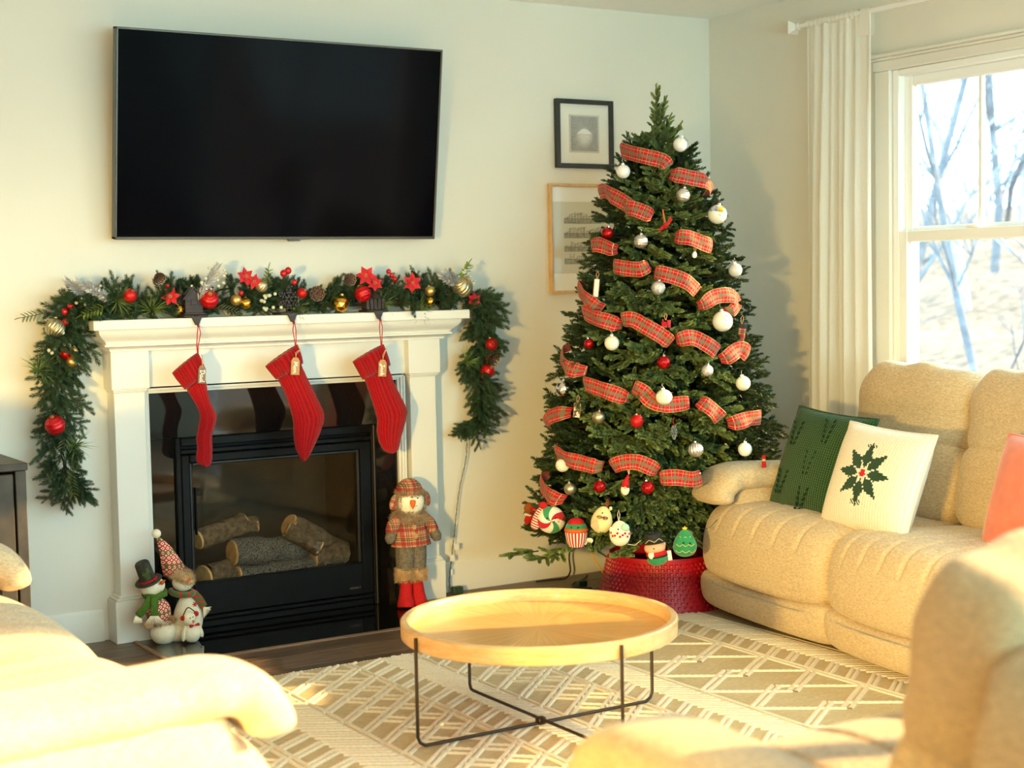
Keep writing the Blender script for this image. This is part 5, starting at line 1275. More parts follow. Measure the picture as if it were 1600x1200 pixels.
G_berry= [((-3.367, -0.155, 1.35), 0.0137), ((-3.344, -0.155, 1.371), 0.0125), ((-3.366, -0.155, 1.31), 0.0137), ((-3.334, -0.155, 1.359), 0.0113), ((-2.458, -0.195, 1.486), 0.0147), ((-2.437, -0.195, 1.497), 0.0147), ((-2.649, -0.195, 1.407), 0.0106), ((-2.41, -0.195, 1.448), 0.0121), ((-1.964, -0.195, 1.488), 0.0111), ((-1.949, -0.195, 1.471), 0.0112), ((-1.934, -0.195, 1.454), 0.0112), ((-2.962, -0.195, 1.444), 0.0077)]
G_wberry= [((-3.387, -0.155, 1.23),), ((-2.53, -0.2, 1.373),), ((-2.779, -0.2, 1.462),), ((-3.297, -0.155, 1.42),), ((-1.584, -0.2, 1.466),)]
G_leaf= [((-2.731, -0.18, 1.425), 0.0892, 25), ((-3.387, -0.155, 1.093), 0.055, 80), ((-1.827, -0.18, 1.464), 0.0677, 110), ((-2.886, -0.18, 1.459), 0.0363, 120)]
G_leafspray= [('P', (-3.481, -0.155, 1.34), 190), ('L', (-2.536, -0.2, 1.453), 80), ('P', (-2.723, -0.2, 1.341), -10), ('L', (-1.587, -0.2, 1.471), 60), ('P', (-3.395, -0.155, 0.817), -110), ('L', (-3.366, -0.155, 0.676), -80), ('L', (-3.262, -0.2, 1.352), 200)]
G_silver= [((-1.612, -0.19, 1.438), 150), ((-3.252, -0.19, 1.424), 150), ((-2.798, -0.19, 1.444), 60), ((-3.297, -0.155, 1.415), 140)]
G_pine= [((-3.159, -0.185, 1.407),), ((-3.019, -0.185, 1.364),), ((-1.795, -0.185, 1.328),), ((-3.472, -0.155, 1.142),), ((-1.991, -0.185, 1.36),), ((-2.391, -0.185, 1.343),), ((-3.339, -0.155, 0.838),), ((-1.565, -0.185, 1.091),)]
STK1= {'cl': [(-2.967, 1.0948), (-2.9495, 1.0676), (-2.9167, 1.0263)], 'cr': [(-2.8612, 1.1707), (-2.8393, 1.122), (-2.8292, 1.0916)], 'bl': [(-2.9099, 1.0226), (-2.8612, 0.9302), (-2.8658, 0.8771), (-2.8773, 0.8246), (-2.8743, 0.791), (-2.8817, 0.7382), (-2.8651, 0.7155)], 'br': [(-2.8363, 1.0886), (-2.8176, 0.981), (-2.7916, 0.9192), (-2.7941, 0.8858), (-2.8121, 0.8334), (-2.8118, 0.7797), (-2.818, 0.7198)], 'tip': (-2.841, 0.7048)}
STK2= {'cl': [(-2.5648, 1.1029), (-2.5424, 1.0746), (-2.5198, 1.0462)], 'cr': [(-2.4251, 1.1859), (-2.4107, 1.1441), (-2.4021, 1.1093)], 'bl': [(-2.5125, 1.0458), (-2.476, 0.9616), (-2.4513, 0.8706), (-2.4508, 0.8153), (-2.4443, 0.7596), (-2.4312, 0.724), (-2.4221, 0.7039)], 'br': [(-2.4111, 1.1063), (-2.3767, 1.0321), (-2.3361, 0.9502), (-2.3093, 0.8824), (-2.3304, 0.8141), (-2.3665, 0.7469), (-2.3919, 0.7071)], 'tip': (-2.4104, 0.6932)}
STK3= {'cl': [(-2.164, 1.1044), (-2.1417, 1.0661), (-2.1194, 1.0262)], 'cr': [(-2.022, 1.172), (-2.002, 1.1201), (-1.991, 1.0826)], 'bl': [(-2.1116, 1.0258), (-2.0825, 0.9393), (-2.0573, 0.8525), (-2.0586, 0.8063), (-2.052, 0.7559), (-2.037, 0.7227), (-2.0176, 0.7033)], 'br': [(-2.0008, 1.0773), (-1.9693, 0.9973), (-1.9234, 0.9087), (-1.913, 0.8722), (-1.9275, 0.8155), (-1.9477, 0.7593), (-1.9611, 0.7113)], 'tip': (-1.9897, 0.6962)}
TAGS= [(-2.8566, 1.0842), (-2.4521, 1.0994), (-2.0449, 1.0727)]





gar = thing('mantel_garland', 'mixed pine garland with baubles and poinsettias draped over the mantel shelf', 'garland', (0, 0, 0))
GSP = []
for i in range(5): GSP.append(fir_spray(300+i, 5+i % 3, .115+.012*(i % 2), 1.25, .062, .021, .0011).mesh('fir_sprig', [NEEDG, BARKB], 0, recalc=False))
rg = random.Random(21); n_sp = 0
def sprig(p, d, s):
    global n_sp
    put('fir_sprig', GSP[n_sp % 5], gar, aim(p, d, s, rg.uniform(0, 6.28))); n_sp += 1
for i in range(130):
    x = -3.27+1.70*(i+rg.random())/130; row = i % 5; near = min(abs(x-q_) for q_ in (-2.853, -2.435, -2.030)) < .065
    if near and row in (0, 1, 4): sprig((x, -.07, 1.36), (rg.gauss(0, .3), .1, 1), .8); continue
    if row == 0: sprig((x, rg.uniform(-.15, -.10), 1.335), (rg.gauss(0, .5), -.35, rg.uniform(-.05, .25)), rg.uniform(.6, .85))
    elif row == 1: sprig((x, rg.uniform(-.13, -.08), 1.355), (rg.gauss(0, .6), -.7, .5), rg.uniform(.7, .95))
    elif row == 2: sprig((x, rg.uniform(-.12, -.06), 1.37), (rg.gauss(0, .5), -.3, 1), rg.uniform(.7, .95))
    elif row == 3: sprig((x, -.08, 1.36), (rg.choice((-1, 1)), -.35, rg.uniform(.1, .6)), rg.uniform(.7, 1.0))
    else: sprig((x, -.09, 1.34), (rg.gauss(0, 1), -.5, rg.uniform(.0, .3)), rg.uniform(.65, .9))
for path, n, wd in ((GL, 96, .055), (GRT, 80, .045)):
    P = spline(path, 8)
    for i in range(n):
        u = (i+rg.random())/n; q = P[min(len(P)-1, int(u*len(P)))]; t_ = P[min(len(P)-1, int(u*len(P))+3)]-P[max(0, int(u*len(P))-3)]; t_ = t_/(np.linalg.norm(t_)+1e-9)
        side = rg.uniform(-1, 1); taper = 1-.35*u
        d = t_*rg.uniform(.35, 1.0)+np.array((side*.85, -abs(rg.gauss(.35, .3)), 0))
        y = max(-.16, min(-.035, q[1]+rg.uniform(-.03, .03)))
        sprig((q[0]+side*.02, y, q[2]), tuple(d), rg.uniform(.85, 1.2)*taper)
stem = MB()
for path in (GL, [(-3.27, -.09, 1.34), (-2.9, -.10, 1.345), (-2.4, -.10, 1.345), (-1.9, -.10, 1.345), (-1.56, -.09, 1.35)], GRT): stem.add(tube(spline(path, 6), .007, 6))
stem.ob('wire_stem', BARKB, gar, smooth=180)
# long needled pine sprays
def pine_spray(seed, n=95, L=.105):
    r = np.random.default_rng(seed); b = MB(); a = r.uniform(0, 2*PI, n); e = r.uniform(.05, 1.35, n)
    for i in range(n):
        d = np.array((math.sin(e[i])*math.cos(a[i]), math.sin(e[i])*math.sin(a[i]), math.cos(e[i]))); l = L*r.uniform(.6, 1.05); s = np.cross(d, r.normal(0, 1, 3)); s /= np.linalg.norm(s); k = np.array((0, 0, -.018*math.sin(e[i])))
        m_ = d*l*.55; t_ = d*l+k; w = .0013
        b.add(([tuple(-s*w), tuple(s*w), tuple(m_+s*w), tuple(m_-s*w), tuple(t_)], [(0, 1, 2, 3), (3, 2, 4)]))
    return b.mesh('pine_spray', [NEEDL], 0, recalc=False)
PSP = [pine_spray(i) for i in range(3)]
for i, (p,) in enumerate(G_pine): put('pine_spray', PSP[i % 3], gar, aim((p[0], p[1]+.03, p[2]-.02), (rg.gauss(0, .3), -.9, rg.uniform(.2, .7)), rg.uniform(.9, 1.1)))
def poinsettia(p, r):
    b = MB()
    for ring, (n, rr, el) in enumerate(((6, 1.0, .15), (5, .62, .5))):
        for k in range(n):
            a = 2*PI*(k+.5*ring)/n; w = .30*rr*r
            pts = [(0, 0), (.35, 1), (.62, .75), (1, 0), (.62, -.75), (.35, -1)]
            ca, sa = math.cos(a), math.sin(a); v = []
            for x, y in pts: v.append((x*rr*r*ca-y*w*sa, x*rr*r*sa+y*w*ca, el*x*r*(1-.6*x)+.006*ring))
            v += [(q[0], q[1], q[2]-.0012) for q in v]
            b.add((v, [(0, 1, 2, 3), (0, 3, 4, 5), (6, 9, 8, 7), (6, 11, 10, 9)]+[(i, (i+1) % 6, (i+1) % 6+6, i+6) for i in range(6)]))
    o = b.ob('poinsettia', POIN, gar, aim(p, (rg.gauss(-.15, .15), -1, rg.uniform(.0, .35)), 1, rg.uniform(0, 6)), smooth=0)
    c_ = MB()
    for k in range(6): a = k*1.05; c_.add(ball(.0028, 6, 5, (.005*math.cos(a), .005*math.sin(a), .010)))
    c_.ob('golden_centre', GOLDM, o)
for p, r in G_poin: poinsettia(p, r*1.2)
def ribswirl(r):
    g_ = ribbed(r, 14, .08); v = np.array(g_[0]); a = v[:, 2]/r*.7
    return np.stack((v[:, 0]*np.cos(a)-v[:, 1]*np.sin(a), v[:, 0]*np.sin(a)+v[:, 1]*np.cos(a), v[:, 2]), 1), g_[1]
def geoball(r):
    import bmesh
    b = bmesh.new(); bmesh.ops.create_icosphere(b, subdivisions=2, radius=r); v = [tuple(x.co) for x in b.verts]; ix = {x: i for i, x in enumerate(b.verts)}; f = [tuple(ix[q] for q in fc.verts) for fc in b.faces]; b.free(); return v, f
for m, p, r in G_bauble:
    geo = r > .038 and m == 'GOLD'
    g_ = ribswirl(r) if m == 'CHRIB' else geoball(r) if geo else ringed(r, 6, .035) if m == 'REDR' else ball(r, 24, 16)
    o = MB().add(g_).ob('bauble', dict(REDS=REDS, REDR=REDR, GOLDM=GOLDM, GOLD=GOLD, CHRIB=CHAMP, REDM=REDM)[m], gar, p, (rg.uniform(-30, 60), rg.uniform(-30, 30), 0), smooth=0 if geo else 180)
    MB().add(lathe([(0, r*.94), (r*.22, r*.95), (r*.22, r*1.14), (0, r*1.16)], 12)).ob('cap', GOLDM, o)
o = MB().add(geoball(.024)).ob('star_bauble', GOLD, gar, (-2.915, -.178, 1.345), (20, 10, 0), smooth=0)
for p, r in G_cone:
    b = MB(); tips = MB(); q0 = (rg.uniform(-.4, .4), -.8, rg.uniform(-.5, .4))
    for k in range(58):
        u = k/58; a = k*2.399; R_ = r*1.0*math.sin(PI*(.16+.78*u)); z_ = r*1.5*(u-.5); M = T((R_*.45*math.cos(a), R_*.45*math.sin(a), z_), (0, 0, math.degrees(a))) @ T((0, 0, 0), (0, -25-40*(1-u), 0))
        l = R_*.85+.004; w = r*.24
        b.add(([(0, -w*.5, 0), (l, -w, .001), (l*1.1, 0, .003), (l, w, .001), (0, w*.5, 0), (l*.6, 0, -.003)], [(0, 1, 2, 3, 4), (0, 5, 1), (1, 5, 2), (2, 5, 3), (3, 5, 4)]), 0, M)
        tips.add(([(l*.92, -w*.8, .0018), (l*1.12, 0, .0042), (l*.92, w*.8, .0018)], [(0, 1, 2)]), 0, M)
    b.add(ball((r*.22, r*.22, r*.7), 8, 6)); o = b.ob('pinecone', CONE_, gar, aim(p, q0), smooth=0, recalc=False); tips.ob('frosted_tips', CONET, o, smooth=0, recalc=False)
for p, r in G_berry:
    o = MB().add(ball(r, 16, 10)).ob('berry', BERRY, gar, p); MB().add(tube([(0, 0, -r*.9), (.004, .01, -r*2), (.006, .03, -r*3.2)], .0012, 5)).ob('stalk', BARKB, o); MB().add(ball(r*.16, 6, 5, (0, -r*.3, r*.97))).ob('calyx', CHAR, o)
for (p,) in G_wberry:
    b = MB()
    for k in range(14): b.add(ball(.0075, 10, 7, (rg.gauss(0, .022), rg.gauss(-.01, .01), rg.gauss(0, .024))))
    b.ob('pale_berry_cluster', WBERR, gar, p, kind='stuff')
def leaf(L, w, m, name, par, M, bend=.25):
    def fn(u, v):
        q = 2*v-1; ww = w*math.sin(PI*min(1, u*.92+.06))**.7
        return (q*ww, -.35*abs(q)*ww*.8, u*L) if False else (q*ww, .3*abs(q)*ww-bend*L*u*u, u*L)
    g_ = grid(fn, 10, 6)
    g2 = ([(x, y+.0012, z) for x, y, z in g_[0]], g_[1])
    return MB().add((g_[0], g_[1])).add(g2).ob(name, m, par, M, smooth=180, recalc=False)
for p, L, a in G_leaf: leaf(L*1.0 if L < .08 else L, L*.27, LEAFD, 'broad_leaf', gar, aim((p[0]-.5*L*math.cos(rad(a)), p[1]+.0, p[2]-.5*L*math.sin(rad(a))), (math.cos(rad(a)), -.15, math.sin(rad(a))), 1, 0))
for c_, p, a in G_leafspray:
    m = LEAFP if c_ == 'P' else LEAFL; ca, sa = math.cos(rad(a)), math.sin(rad(a)); L = .105
    o = MB().add(tube([(0, 0, 0), (ca*L*.5, -.004, sa*L*.5), (ca*L, 0, sa*L)], .0014, 5)).ob('leaf_spray', BARKB, gar, (p[0]-ca*L*.5, p[1], p[2]-sa*L*.5))
    for k in range(6):
        for s in (-1, 1):
            t_ = L*(.18+.14*k); b2 = rad(a+s*48); leaf(.034-.002*k, .0065, m, 'leaflet', o, aim((ca*t_, -.002, sa*t_), (math.cos(b2), -.2, math.sin(b2))), .1)
    leaf(.03, .006, m, 'leaflet', o, aim((ca*L, 0, sa*L), (ca, -.1, sa)), .1)
for p, a in [((-1.635, -.20, 1.432), 160)]+G_silver:
    b = MB(); ca, sa = math.cos(rad(a)), math.sin(rad(a)); L = .15
    needles(b, (-ca*L*.5, 0, -sa*L*.5), (ca, -.15, sa), L, .036, 300, .0030, rng=RNG); o = b.ob('silver_tinsel_sprig', SILVF, gar, p, smooth=0, recalc=False)
    b = MB()
    for k in range(7): b.add(ball(.006, 8, 6, (rg.gauss(0, .03), -.018+rg.gauss(0, .008), rg.gauss(0, .012))))
    b.ob('silver_beads', SILV, o)

# ------------------------------------------------------------------ stocking holders and stockings
def holder(label, x, M_):
    h = thing('stocking_holder', label, 'stocking holder', (x, -.165, 1.3125))
    one('weighted_base', cbox(-.052, .052, -.052, .04, 0, .011, .004), M_, h)
    MB().add(cbox(-.011, .011, -.056, -.045, -.018, .008, .003)).add(([(-.022, -.058, .004), (.022, -.058, .004), (.006, -.060, -.030), (-.006, -.060, -.030), (-.022, -.0505, .004), (.022, -.0505, .004), (.006, -.0505, -.030), (-.006, -.0505, -.030)], [(0, 1, 2, 3), (4, 7, 6, 5), (0, 4, 5, 1), (1, 5, 6, 2), (2, 6, 7, 3), (3, 7, 4, 0)])).add(tube([(0, -.058, -.028), (0, -.062, -.036), (0, -.070, -.036), (0, -.073, -.026)], .0028, 8)).ob('hook', M_, h, smooth=30)
    return h
DKB = mat('dark_brown_cast_metal', S(56, 46, 42), .55, .2, ns=70, na=.25, bs=90, bst=.5)
h = holder('dark cast stocking holder shaped like a little house with a tree', -2.853, DKB)
MB().add(prism([(-.037, .011), (.037, .011), (.037, .076), (0, .116), (-.037, .076)], -.028, .012)).ob('house', DKB, h, smooth=20)
for s in (-1, 1): MB().add(prism([(0, .119), (s*.046, .070), (s*.046, .077), (0, .127)], -.033, .017)).ob('roof_slope', DKB, h, smooth=20)
one('front_step', cbox(-.045, .045, -.040, .018, .011, .020, .002), DKB, h)
for z_ in (.035, .05, .065): one('siding_groove', cbox(-.036, .036, -.0295, -.027, z_, z_+.0015, .0004), DKBR, h)
one('window', cbox(-.013, .013, -.031, -.027, .052, .072, .001), DKBR, h); one('chimney', cbox(.02, .03, -.012, -.002, .09, .124, .001), DKB, h)
MB().add(lathe([(.022, .011), (.008, .06), (.016, .058), (.006, .09), (.011, .088), (.001, .13)], 8)).ob('little_tree', DKB, h, (-.043, .008, 0), smooth=20)
h = holder('dark cast stocking holder shaped like a snowflake', -2.435, DKB)
b = MB()
for k in range(6):
    a = k*PI/3+PI/2; ca, sa = math.cos(a), math.sin(a); cz = .066
    def bar(r0_, r1_, off, w):
        p0 = np.array((ca*r0_, 0, cz+sa*r0_)); b2 = a+off; p1 = p0+np.array((math.cos(b2), 0, math.sin(b2)))*r1_
        d = (p1-p0)/np.linalg.norm(p1-p0); s_ = np.array((-d[2], 0, d[0]))*w
        v = [tuple(q+y*np.array((0, 1, 0))) for y in (-.026, -.016) for q in (p0-s_, p0+s_, p1+s_*.8, p1-s_*.8)]
        b.add((v, [(0, 1, 2, 3), (7, 6, 5, 4)]+[(i, (i+1) % 4, (i+1) % 4+4, i+4) for i in range(4)]))
    bar(.006, .048, 0, .0042)
    for r_, l_ in ((.020, .016), (.032, .016), (.042, .011)):
        for o_ in (.9, -.9): bar(r_, l_, o_, .0030)
b.ob('snowflake', DKB, h, smooth=20); one('stand', cbox(-.012, .012, -.026, -.016, .006, .026, .002), DKB, h)
h = holder('dark cast stocking holder shaped like a fir tree over a small house', -2.030, DKB)
MB().add(lathe([(.050, .058), (.044, .060), (.024, .086), (.040, .086), (.016, .112), (.030, .112), (.009, .134), (.018, .134), (.001, .165)], 10)).ob('fir_tree', DKB, h, (0, -.004, 0), smooth=20)
for k in range(5): one('house_plank', cbox(-.046+.0186*k, -.030+.0186*k, -.032, .020, .011, .060, .002), DKB, h)

def flat_tube(Ls, Rs, th, n=28, y=-.235, rib=0, ribn=0, tip=None, cable=False):
    """section rings between left and right edge points in x,z; thickness th in y"""
    v = []; uv = []; f = []; k = len(Ls); L = 0
    for i in range(k):
        l = np.array(Ls[i]); r = np.array(Rs[i]); c = (l+r)/2; h_ = (r-l)/2
        if i: L += np.linalg.norm(c-pc_)
        pc_ = c; t_ = th[i] if isinstance(th, (list, tuple, np.ndarray)) else th
        for j in range(n):
            a = 2*PI*j/n; q = 1+(rib*math.cos(ribn*a) if rib else 0)
            ca = math.copysign(abs(math.cos(a))**.8, math.cos(a)); o_ = c+h_*ca*(1+(q-1)*.4)
            cb_ = 0
            if cable: cb_ = .0022*abs(math.sin(a*4))*(1+.8*math.sin(L*150+(j % 7)*.9))+.0012*math.cos(a*16)
            v.append((o_[0], y-(t_*math.sin(a)*q)-math.copysign(cb_, math.sin(a)), o_[1])); uv.append((j/n*2 if j <= n/2 else 2-j/n*2, L/.12))
    for i in range(k-1):
        for j in range(n): j2 = (j+1) % n; f.append((i*n+j, (i+1)*n+j, (i+1)*n+j2, i*n+j2))
    f.append(tuple(range(n))); f.append(tuple((k-1)*n+j for j in range(n))[::-1])
    return v, f, uv
def resamp(pts, n):
    P = spline([(a, b, 0) for a, b in pts], 8)[:, :2]; L = np.r_[0, np.cumsum(np.linalg.norm(np.diff(P, axis=0), axis=1))]; t_ = np.linspace(0, L[-1], n)
    return np.stack((np.interp(t_, L, P[:, 0]), np.interp(t_, L, P[:, 1])), 1)
STROKES = {   # handwritten tag lettering as pen strokes, x along the word, y up
 'D': [[(.15, .0), (.18, .5), (.2, 1.0)], [(.0, .9), (.2, 1.05), (.5, .95), (.62, .6), (.5, .2), (.2, .0), (.05, .08)]],
 'a': [[(.42, .42), (.25, .5), (.06, .35), (.05, .12), (.2, .0), (.36, .12), (.42, .42), (.42, .1), (.52, .02), (.6, .1)]],
 'd': [[(.42, .4), (.25, .5), (.06, .35), (.05, .12), (.2, .0), (.38, .12), (.46, .5), (.5, 1.05)], [(.46, .5), (.44, .1), (.52, .0), (.62, .1)]],
 'M': [[(.0, .0), (.12, .6), (.18, 1.0), (.32, .3), (.36, .2), (.52, .7), (.6, 1.0), (.66, .4), (.72, .0)]],
 'o': [[(.3, .48), (.1, .4), (.04, .18), (.18, .0), (.36, .1), (.4, .34), (.28, .48), (.5, .42)]],
 'm': [[(.0, .0), (.06, .45), (.08, .3), (.22, .48), (.28, .0), (.3, .3), (.44, .48), (.5, .1), (.6, .02), (.68, .1)]],
 'J': [[(.2, .95), (.5, 1.05), (.62, .95)], [(.46, 1.0), (.42, .3), (.34, -.25), (.14, -.35), (.04, -.15), (.25, .05), (.6, .12)]],
 'c': [[(.36, .4), (.24, .5), (.06, .34), (.06, .1), (.2, .0), (.4, .1)]],
 'k': [[(.06, .0), (.12, .6), (.2, 1.05)], [(.08, .2), (.34, .5), (.36, .34), (.14, .24), (.3, .04), (.46, .02), (.56, .1)]]}
ADV = dict(D=.72, a=.6, d=.6, M=.8, o=.5, m=.7, J=.62, c=.44, k=.5)
def stocking(label, S_, loop_, tag_, word, tm, th):
    s = thing('stocking', label, 'stocking', (0, 0, 0))
    n = 26; Lb = resamp(S_['bl']+[S_['tip']], n); Rb_ = resamp(S_['br']+[S_['tip']], n); k = .5+.5*np.cos(np.linspace(0, 1, n)**5*PI)
    ths = th*(.25+.75*np.sqrt(np.clip(1-np.linspace(0, 1, n)**6, 0, 1)))
    # heel fullness on the right edge is in the outline; start just inside the cuff
    MB().add(flat_tube(Lb, Rb_, list(ths), 40, cable=True)).ob('knit_leg', KNITR, s, smooth=180)
    Lc = resamp(S_['cl'], 7); Rc = resamp(S_['cr'], 7)
    MB().add(flat_tube(Lc, Rc, [th*1.05, th*1.22, th*1.25, th*1.25, th*1.22, th*1.15, th*.95], 96, rib=.13, ribn=24)).ob('ribbed_cuff', KNITR, s, smooth=180)
    (x0, z0_), (x1, z1_) = loop_
    MB().add(tube([(x0-.001, -.236, z0_-.012), (x0-.007, -.238, z0_-.05), (x1-.002, -.238, z1_+.02), (x1+.002, -.236, z1_-.02)], .0022, 6)).add(tube([(x0+.001, -.236, z0_-.012), (x0+.006, -.240, z0_-.05), (x1+.003, -.240, z1_+.02), (x1+.003, -.236, z1_-.02)], .0022, 6)).ob('hanging_cord', REDC, s, smooth=180)
    tx_, tz = tag_; w, h_ = (.019, .036) if word != 'Dad' else (.0155, .036)
    yt = -.235-th*1.5
    t = MB().add(prism([(-w, -h_), (w, -h_), (w, h_*.62), (w*.55, h_), (-w*.55, h_), (-w, h_*.62)], -.002, .001)).ob('name_tag', tm, s, (tx_, yt, tz), (0, 4, 0), smooth=20)
    MB().add(tube([(.001, -.003, h_*.78), (-.002, -.003, h_+.02), (x1-tx_, -.002, z1_-tz-.012)], .0014, 5)).add(tube([(-.001, -.002, h_*.78), (.003, -.002, h_+.016), (x1-tx_+.002, .0, z1_-tz-.014)], .0014, 5)).ob('jute_string', JUTE, t)
    tot = sum(ADV[c_] for c_ in word); sc = .050/tot; q = 0
    for c_ in word:
        for stn, stroke in enumerate(STROKES[c_]):
            P = [(-.006+.016*0+y*sc*.72-.002, -.0028, h_*.52-(q+x)*sc) for x, y in stroke]
            MB().add(tube(spline(P, 4), (.0016, .0008), 6, cap=True, up=(0, 1, 0))).ob('white_lettering', INKW, t, smooth=180)
        q += ADV[c_]
LP_ = [((-2.853, 1.298), (-2.862, 1.178)), ((-2.435, 1.298), (-2.433, 1.182)), ((-2.030, 1.298), (-2.031, 1.170))]
stocking('narrow twisted red cable-knit stocking with a grey tag, left of the three', STK1, LP_[0], TAGS[0], 'Dad', GREYT, .020)
stocking('red cable-knit stocking hanging from the snowflake holder', STK2, LP_[1], TAGS[1], 'Mom', KRAFT, .026)
stocking('red cable-knit stocking nearest the tall snowman doll', STK3, LP_[2], TAGS[2], 'Jack', KRAFT, .024)

# ------------------------------------------------------------------ snowman family (one soft figure)
fam = thing('snowman_family', 'plush trio of joined snowmen in hats sitting on the left of the hearth', 'snowman figure', (-2.965, -.195, .002))
def Q(cx, cy, y=0.0): return ((cx-480)*.000425, y, (1130+(480-cx)*.12-cy)*.000416)
kx, kz = .000425, .000416
def bl(name, c, r, m, rot=(0, 0, 0), y=0.0, ry=None, par=fam, tap=0):
    p = Q(*c, y); return MB().add(egg(r[0]*kx, (ry if ry else r[0])*kx, r[1]*kz, tap)).ob(name, m, par, p, rot, smooth=180)
def fur(name, pts, nr, L, w, m, par, curl=.5): return MB().add(spikes(pts, nr, L, w, curl=curl)).ob(name, m, par, smooth=0, recalc=False, kind='stuff')
bl('base', (335, 1050), (128, 118), PLUSHW, ry=118); bl('right_body', (590, 890), (142, 232), PLUSHW, (0, 3, 0), .012, 118, tap=.18)
bl('base_join', (470, 1060), (140, 90), PLUSHW, y=.006, ry=105)
bl('vest', (285, 830), (118, 135), FAIR, (0, -8, 0), .0, 98, tap=.12)
p, nr = ellip_pts(1500, (126*kx, 108*kx, 42*kz), Q(318, 935)); fur('fur_hem', p, nr, .014, .0009, FURT, fam)
bl('mitten', (172, 960), (48, 42), PTAN, y=-.02); bl('left_head', (238, 600), (118, 88), PLUSHW, (0, -14, 0), -.004, 100)
# top hat, tilted
hat = MB().add(lathe([(0, 0), (.054, .0), (.056, .003), (.054, .006), (.036, .008), (.031, .03), (.030, .082), (.026, .088), (0, .088)], 30)).ob('top_hat', mat('dark_tartan_felt', S(52, 54, 42), .9, ns=130, na=.7), fam, Q(200, 545, -.004), (8, -21, 0), smooth=40)
MB().add(lathe([(.0375, .008), (.039, .012), (.0375, .017)], 30, cap=False)).ob('hat_band', FELTR, hat)
b = MB(); needles(b, (-.012, -.033, .02), (.3, -.2, 1), .045, .02, 60, .0009, rng=RNG); needles(b, (.004, -.035, .02), (-.5, -.3, .8), .04, .02, 50, .0009, rng=RNG); b.ob('pine_sprig', NEEDL, hat, smooth=0, recalc=False)
for q in ((.012, -.04, .016), (.020, -.038, .020), (.016, -.042, .010)): MB().add(ball(.0035, 8, 6, q)).ob('berry', BERRY, hat)
def nose(c, d, L=.026, r=.009, y=-.05): MB().add(lathe([(r, 0), (r*.9, L*.2), (r*.55, L*.6), (.0008, L)], 12)).ob('carrot_nose', CARRT, fam, aim(Q(*c, y), d), smooth=180)
nose((292, 545), (.35, -.75, .55), y=-.046); nose((548, 530), (.35, -.8, .5), y=-.040)
def dots(cs, y, r=.0018):
    for c in cs: MB().add(ball(r, 8, 6, Q(*c, y))).ob('stitched_dot', FELTB, fam)
dots(((252, 600), (283, 622), (303, 630), (320, 600), (265, 560)), -.0455); dots(((508, 566), (530, 588), (556, 600), (588, 590), (550, 492), (606, 500)), -.036, .0019)
# scarf of the left snowman
MB().add(tube([Q(160, 690, -.028), Q(230, 690, -.046), Q(330, 650, -.040), Q(352, 640, -.01), Q(330, 640, .03), Q(230, 660, .04), Q(165, 680, .015)], [(.010, .014)]*7, 12, closed=True, cap=False)).ob('green_scarf', FELTG, fam, smooth=180)
for pp in ([Q(185, 690, -.040), Q(130, 780, -.046), Q(60, 868, -.036)], [Q(215, 690, -.050), Q(205, 780, -.056), Q(200, 858, -.056)]):
    MB().add(tube(spline(pp, 4), [(.016, .0045)]*9, 10, up=(0, -1, .2))).ob('scarf_tail', FELTG, fam, smooth=180)
fr_ = MB()
for k in range(13): a = (k-6)/6; fr_.add(tube([Q(60+a*26, 872, -.036), Q(50+a*44, 935, -.042)], .0016, 5)); fr_.add(tube([Q(200+a*34, 862, -.058), Q(205+a*95, 935, -.066+.006*abs(a))], .0016, 5))
fr_.ob('scarf_fringe', YARN, fam, smooth=180)
bl('right_head', (540, 555), (104, 88), PLUSHW, y=.0, ry=92)
cone = tube([Q(462, 445, .006), Q(425, 350, .008), Q(385, 240, .010), Q(345, 170, .010), Q(310, 120, .008)], [.047, .038, .026, .016, .005], 22)
MB().add(cone).ob('pointed_hat', FAIR, fam, smooth=180); bl('pompom', (300, 82), (44, 44), PLUSHW, y=.008)
p = []; nr = []
for k in range(2600):
    a = random.uniform(0, 2*PI); c = Vector(Q(515, 470, .002)); ax_ = Vector((math.cos(a)*.047, math.sin(a)*.044, 0)); ax_.rotate(Euler((rad(8), rad(24), 0))); b_ = random.uniform(0, 2*PI); o_ = ax_.normalized()*math.cos(b_)*.014+Vector((0, 0, 1))*math.sin(b_)*.022
    p.append(c+ax_+o_); nr.append(o_.normalized()+Vector((-.2, -.2, -.3)))
fur('fur_hat_trim', np.array(p), np.array(nr), .016, .0009, FURT, fam); MB().add(tube([tuple(Vector(Q(515, 470, .002))+(lambda v_: (v_.rotate(Euler((rad(8), rad(24), 0))), v_)[1])(Vector((.045*math.cos(k*PI/8), .042*math.sin(k*PI/8), 0)))) for k in range(16)], (.013, .020), 10, closed=True, cap=False)).ob('hat_brim', FURT, fam, smooth=180)
MB().add(tube([Q(415, 655, -.020), Q(470, 665, -.046), Q(560, 660, -.050), Q(625, 650, -.024), Q(610, 640, .03), Q(500, 640, .045), Q(425, 650, .02)], [(.009, .013)]*7, 12, closed=True, cap=False)).ob('striped_scarf', stripes('green_red_scarf', S(76, 104, 46), S(186, 34, 34), 30, 0, duty=.7), fam, smooth=180)
MB().add(tube(spline([Q(625, 655, -.020), Q(680, 720, -.026), Q(718, 790, -.026)], 4), [(.016, .005)]*9, 10, up=(0, -1, .2))).ob('striped_scarf_tail', stripes('green_red_scarf_tail', S(76, 104, 46), S(186, 34, 34), 45, 2, duty=.65), fam, smooth=180)
fr_ = MB()
for k in range(15): a = (k-7)/7; fr_.add(tube([Q(722+a*14, 790+a*8, -.028), Q(745+a*40, 850-a*50+10*math.sin(k*3), -.034)], .0018, 5))
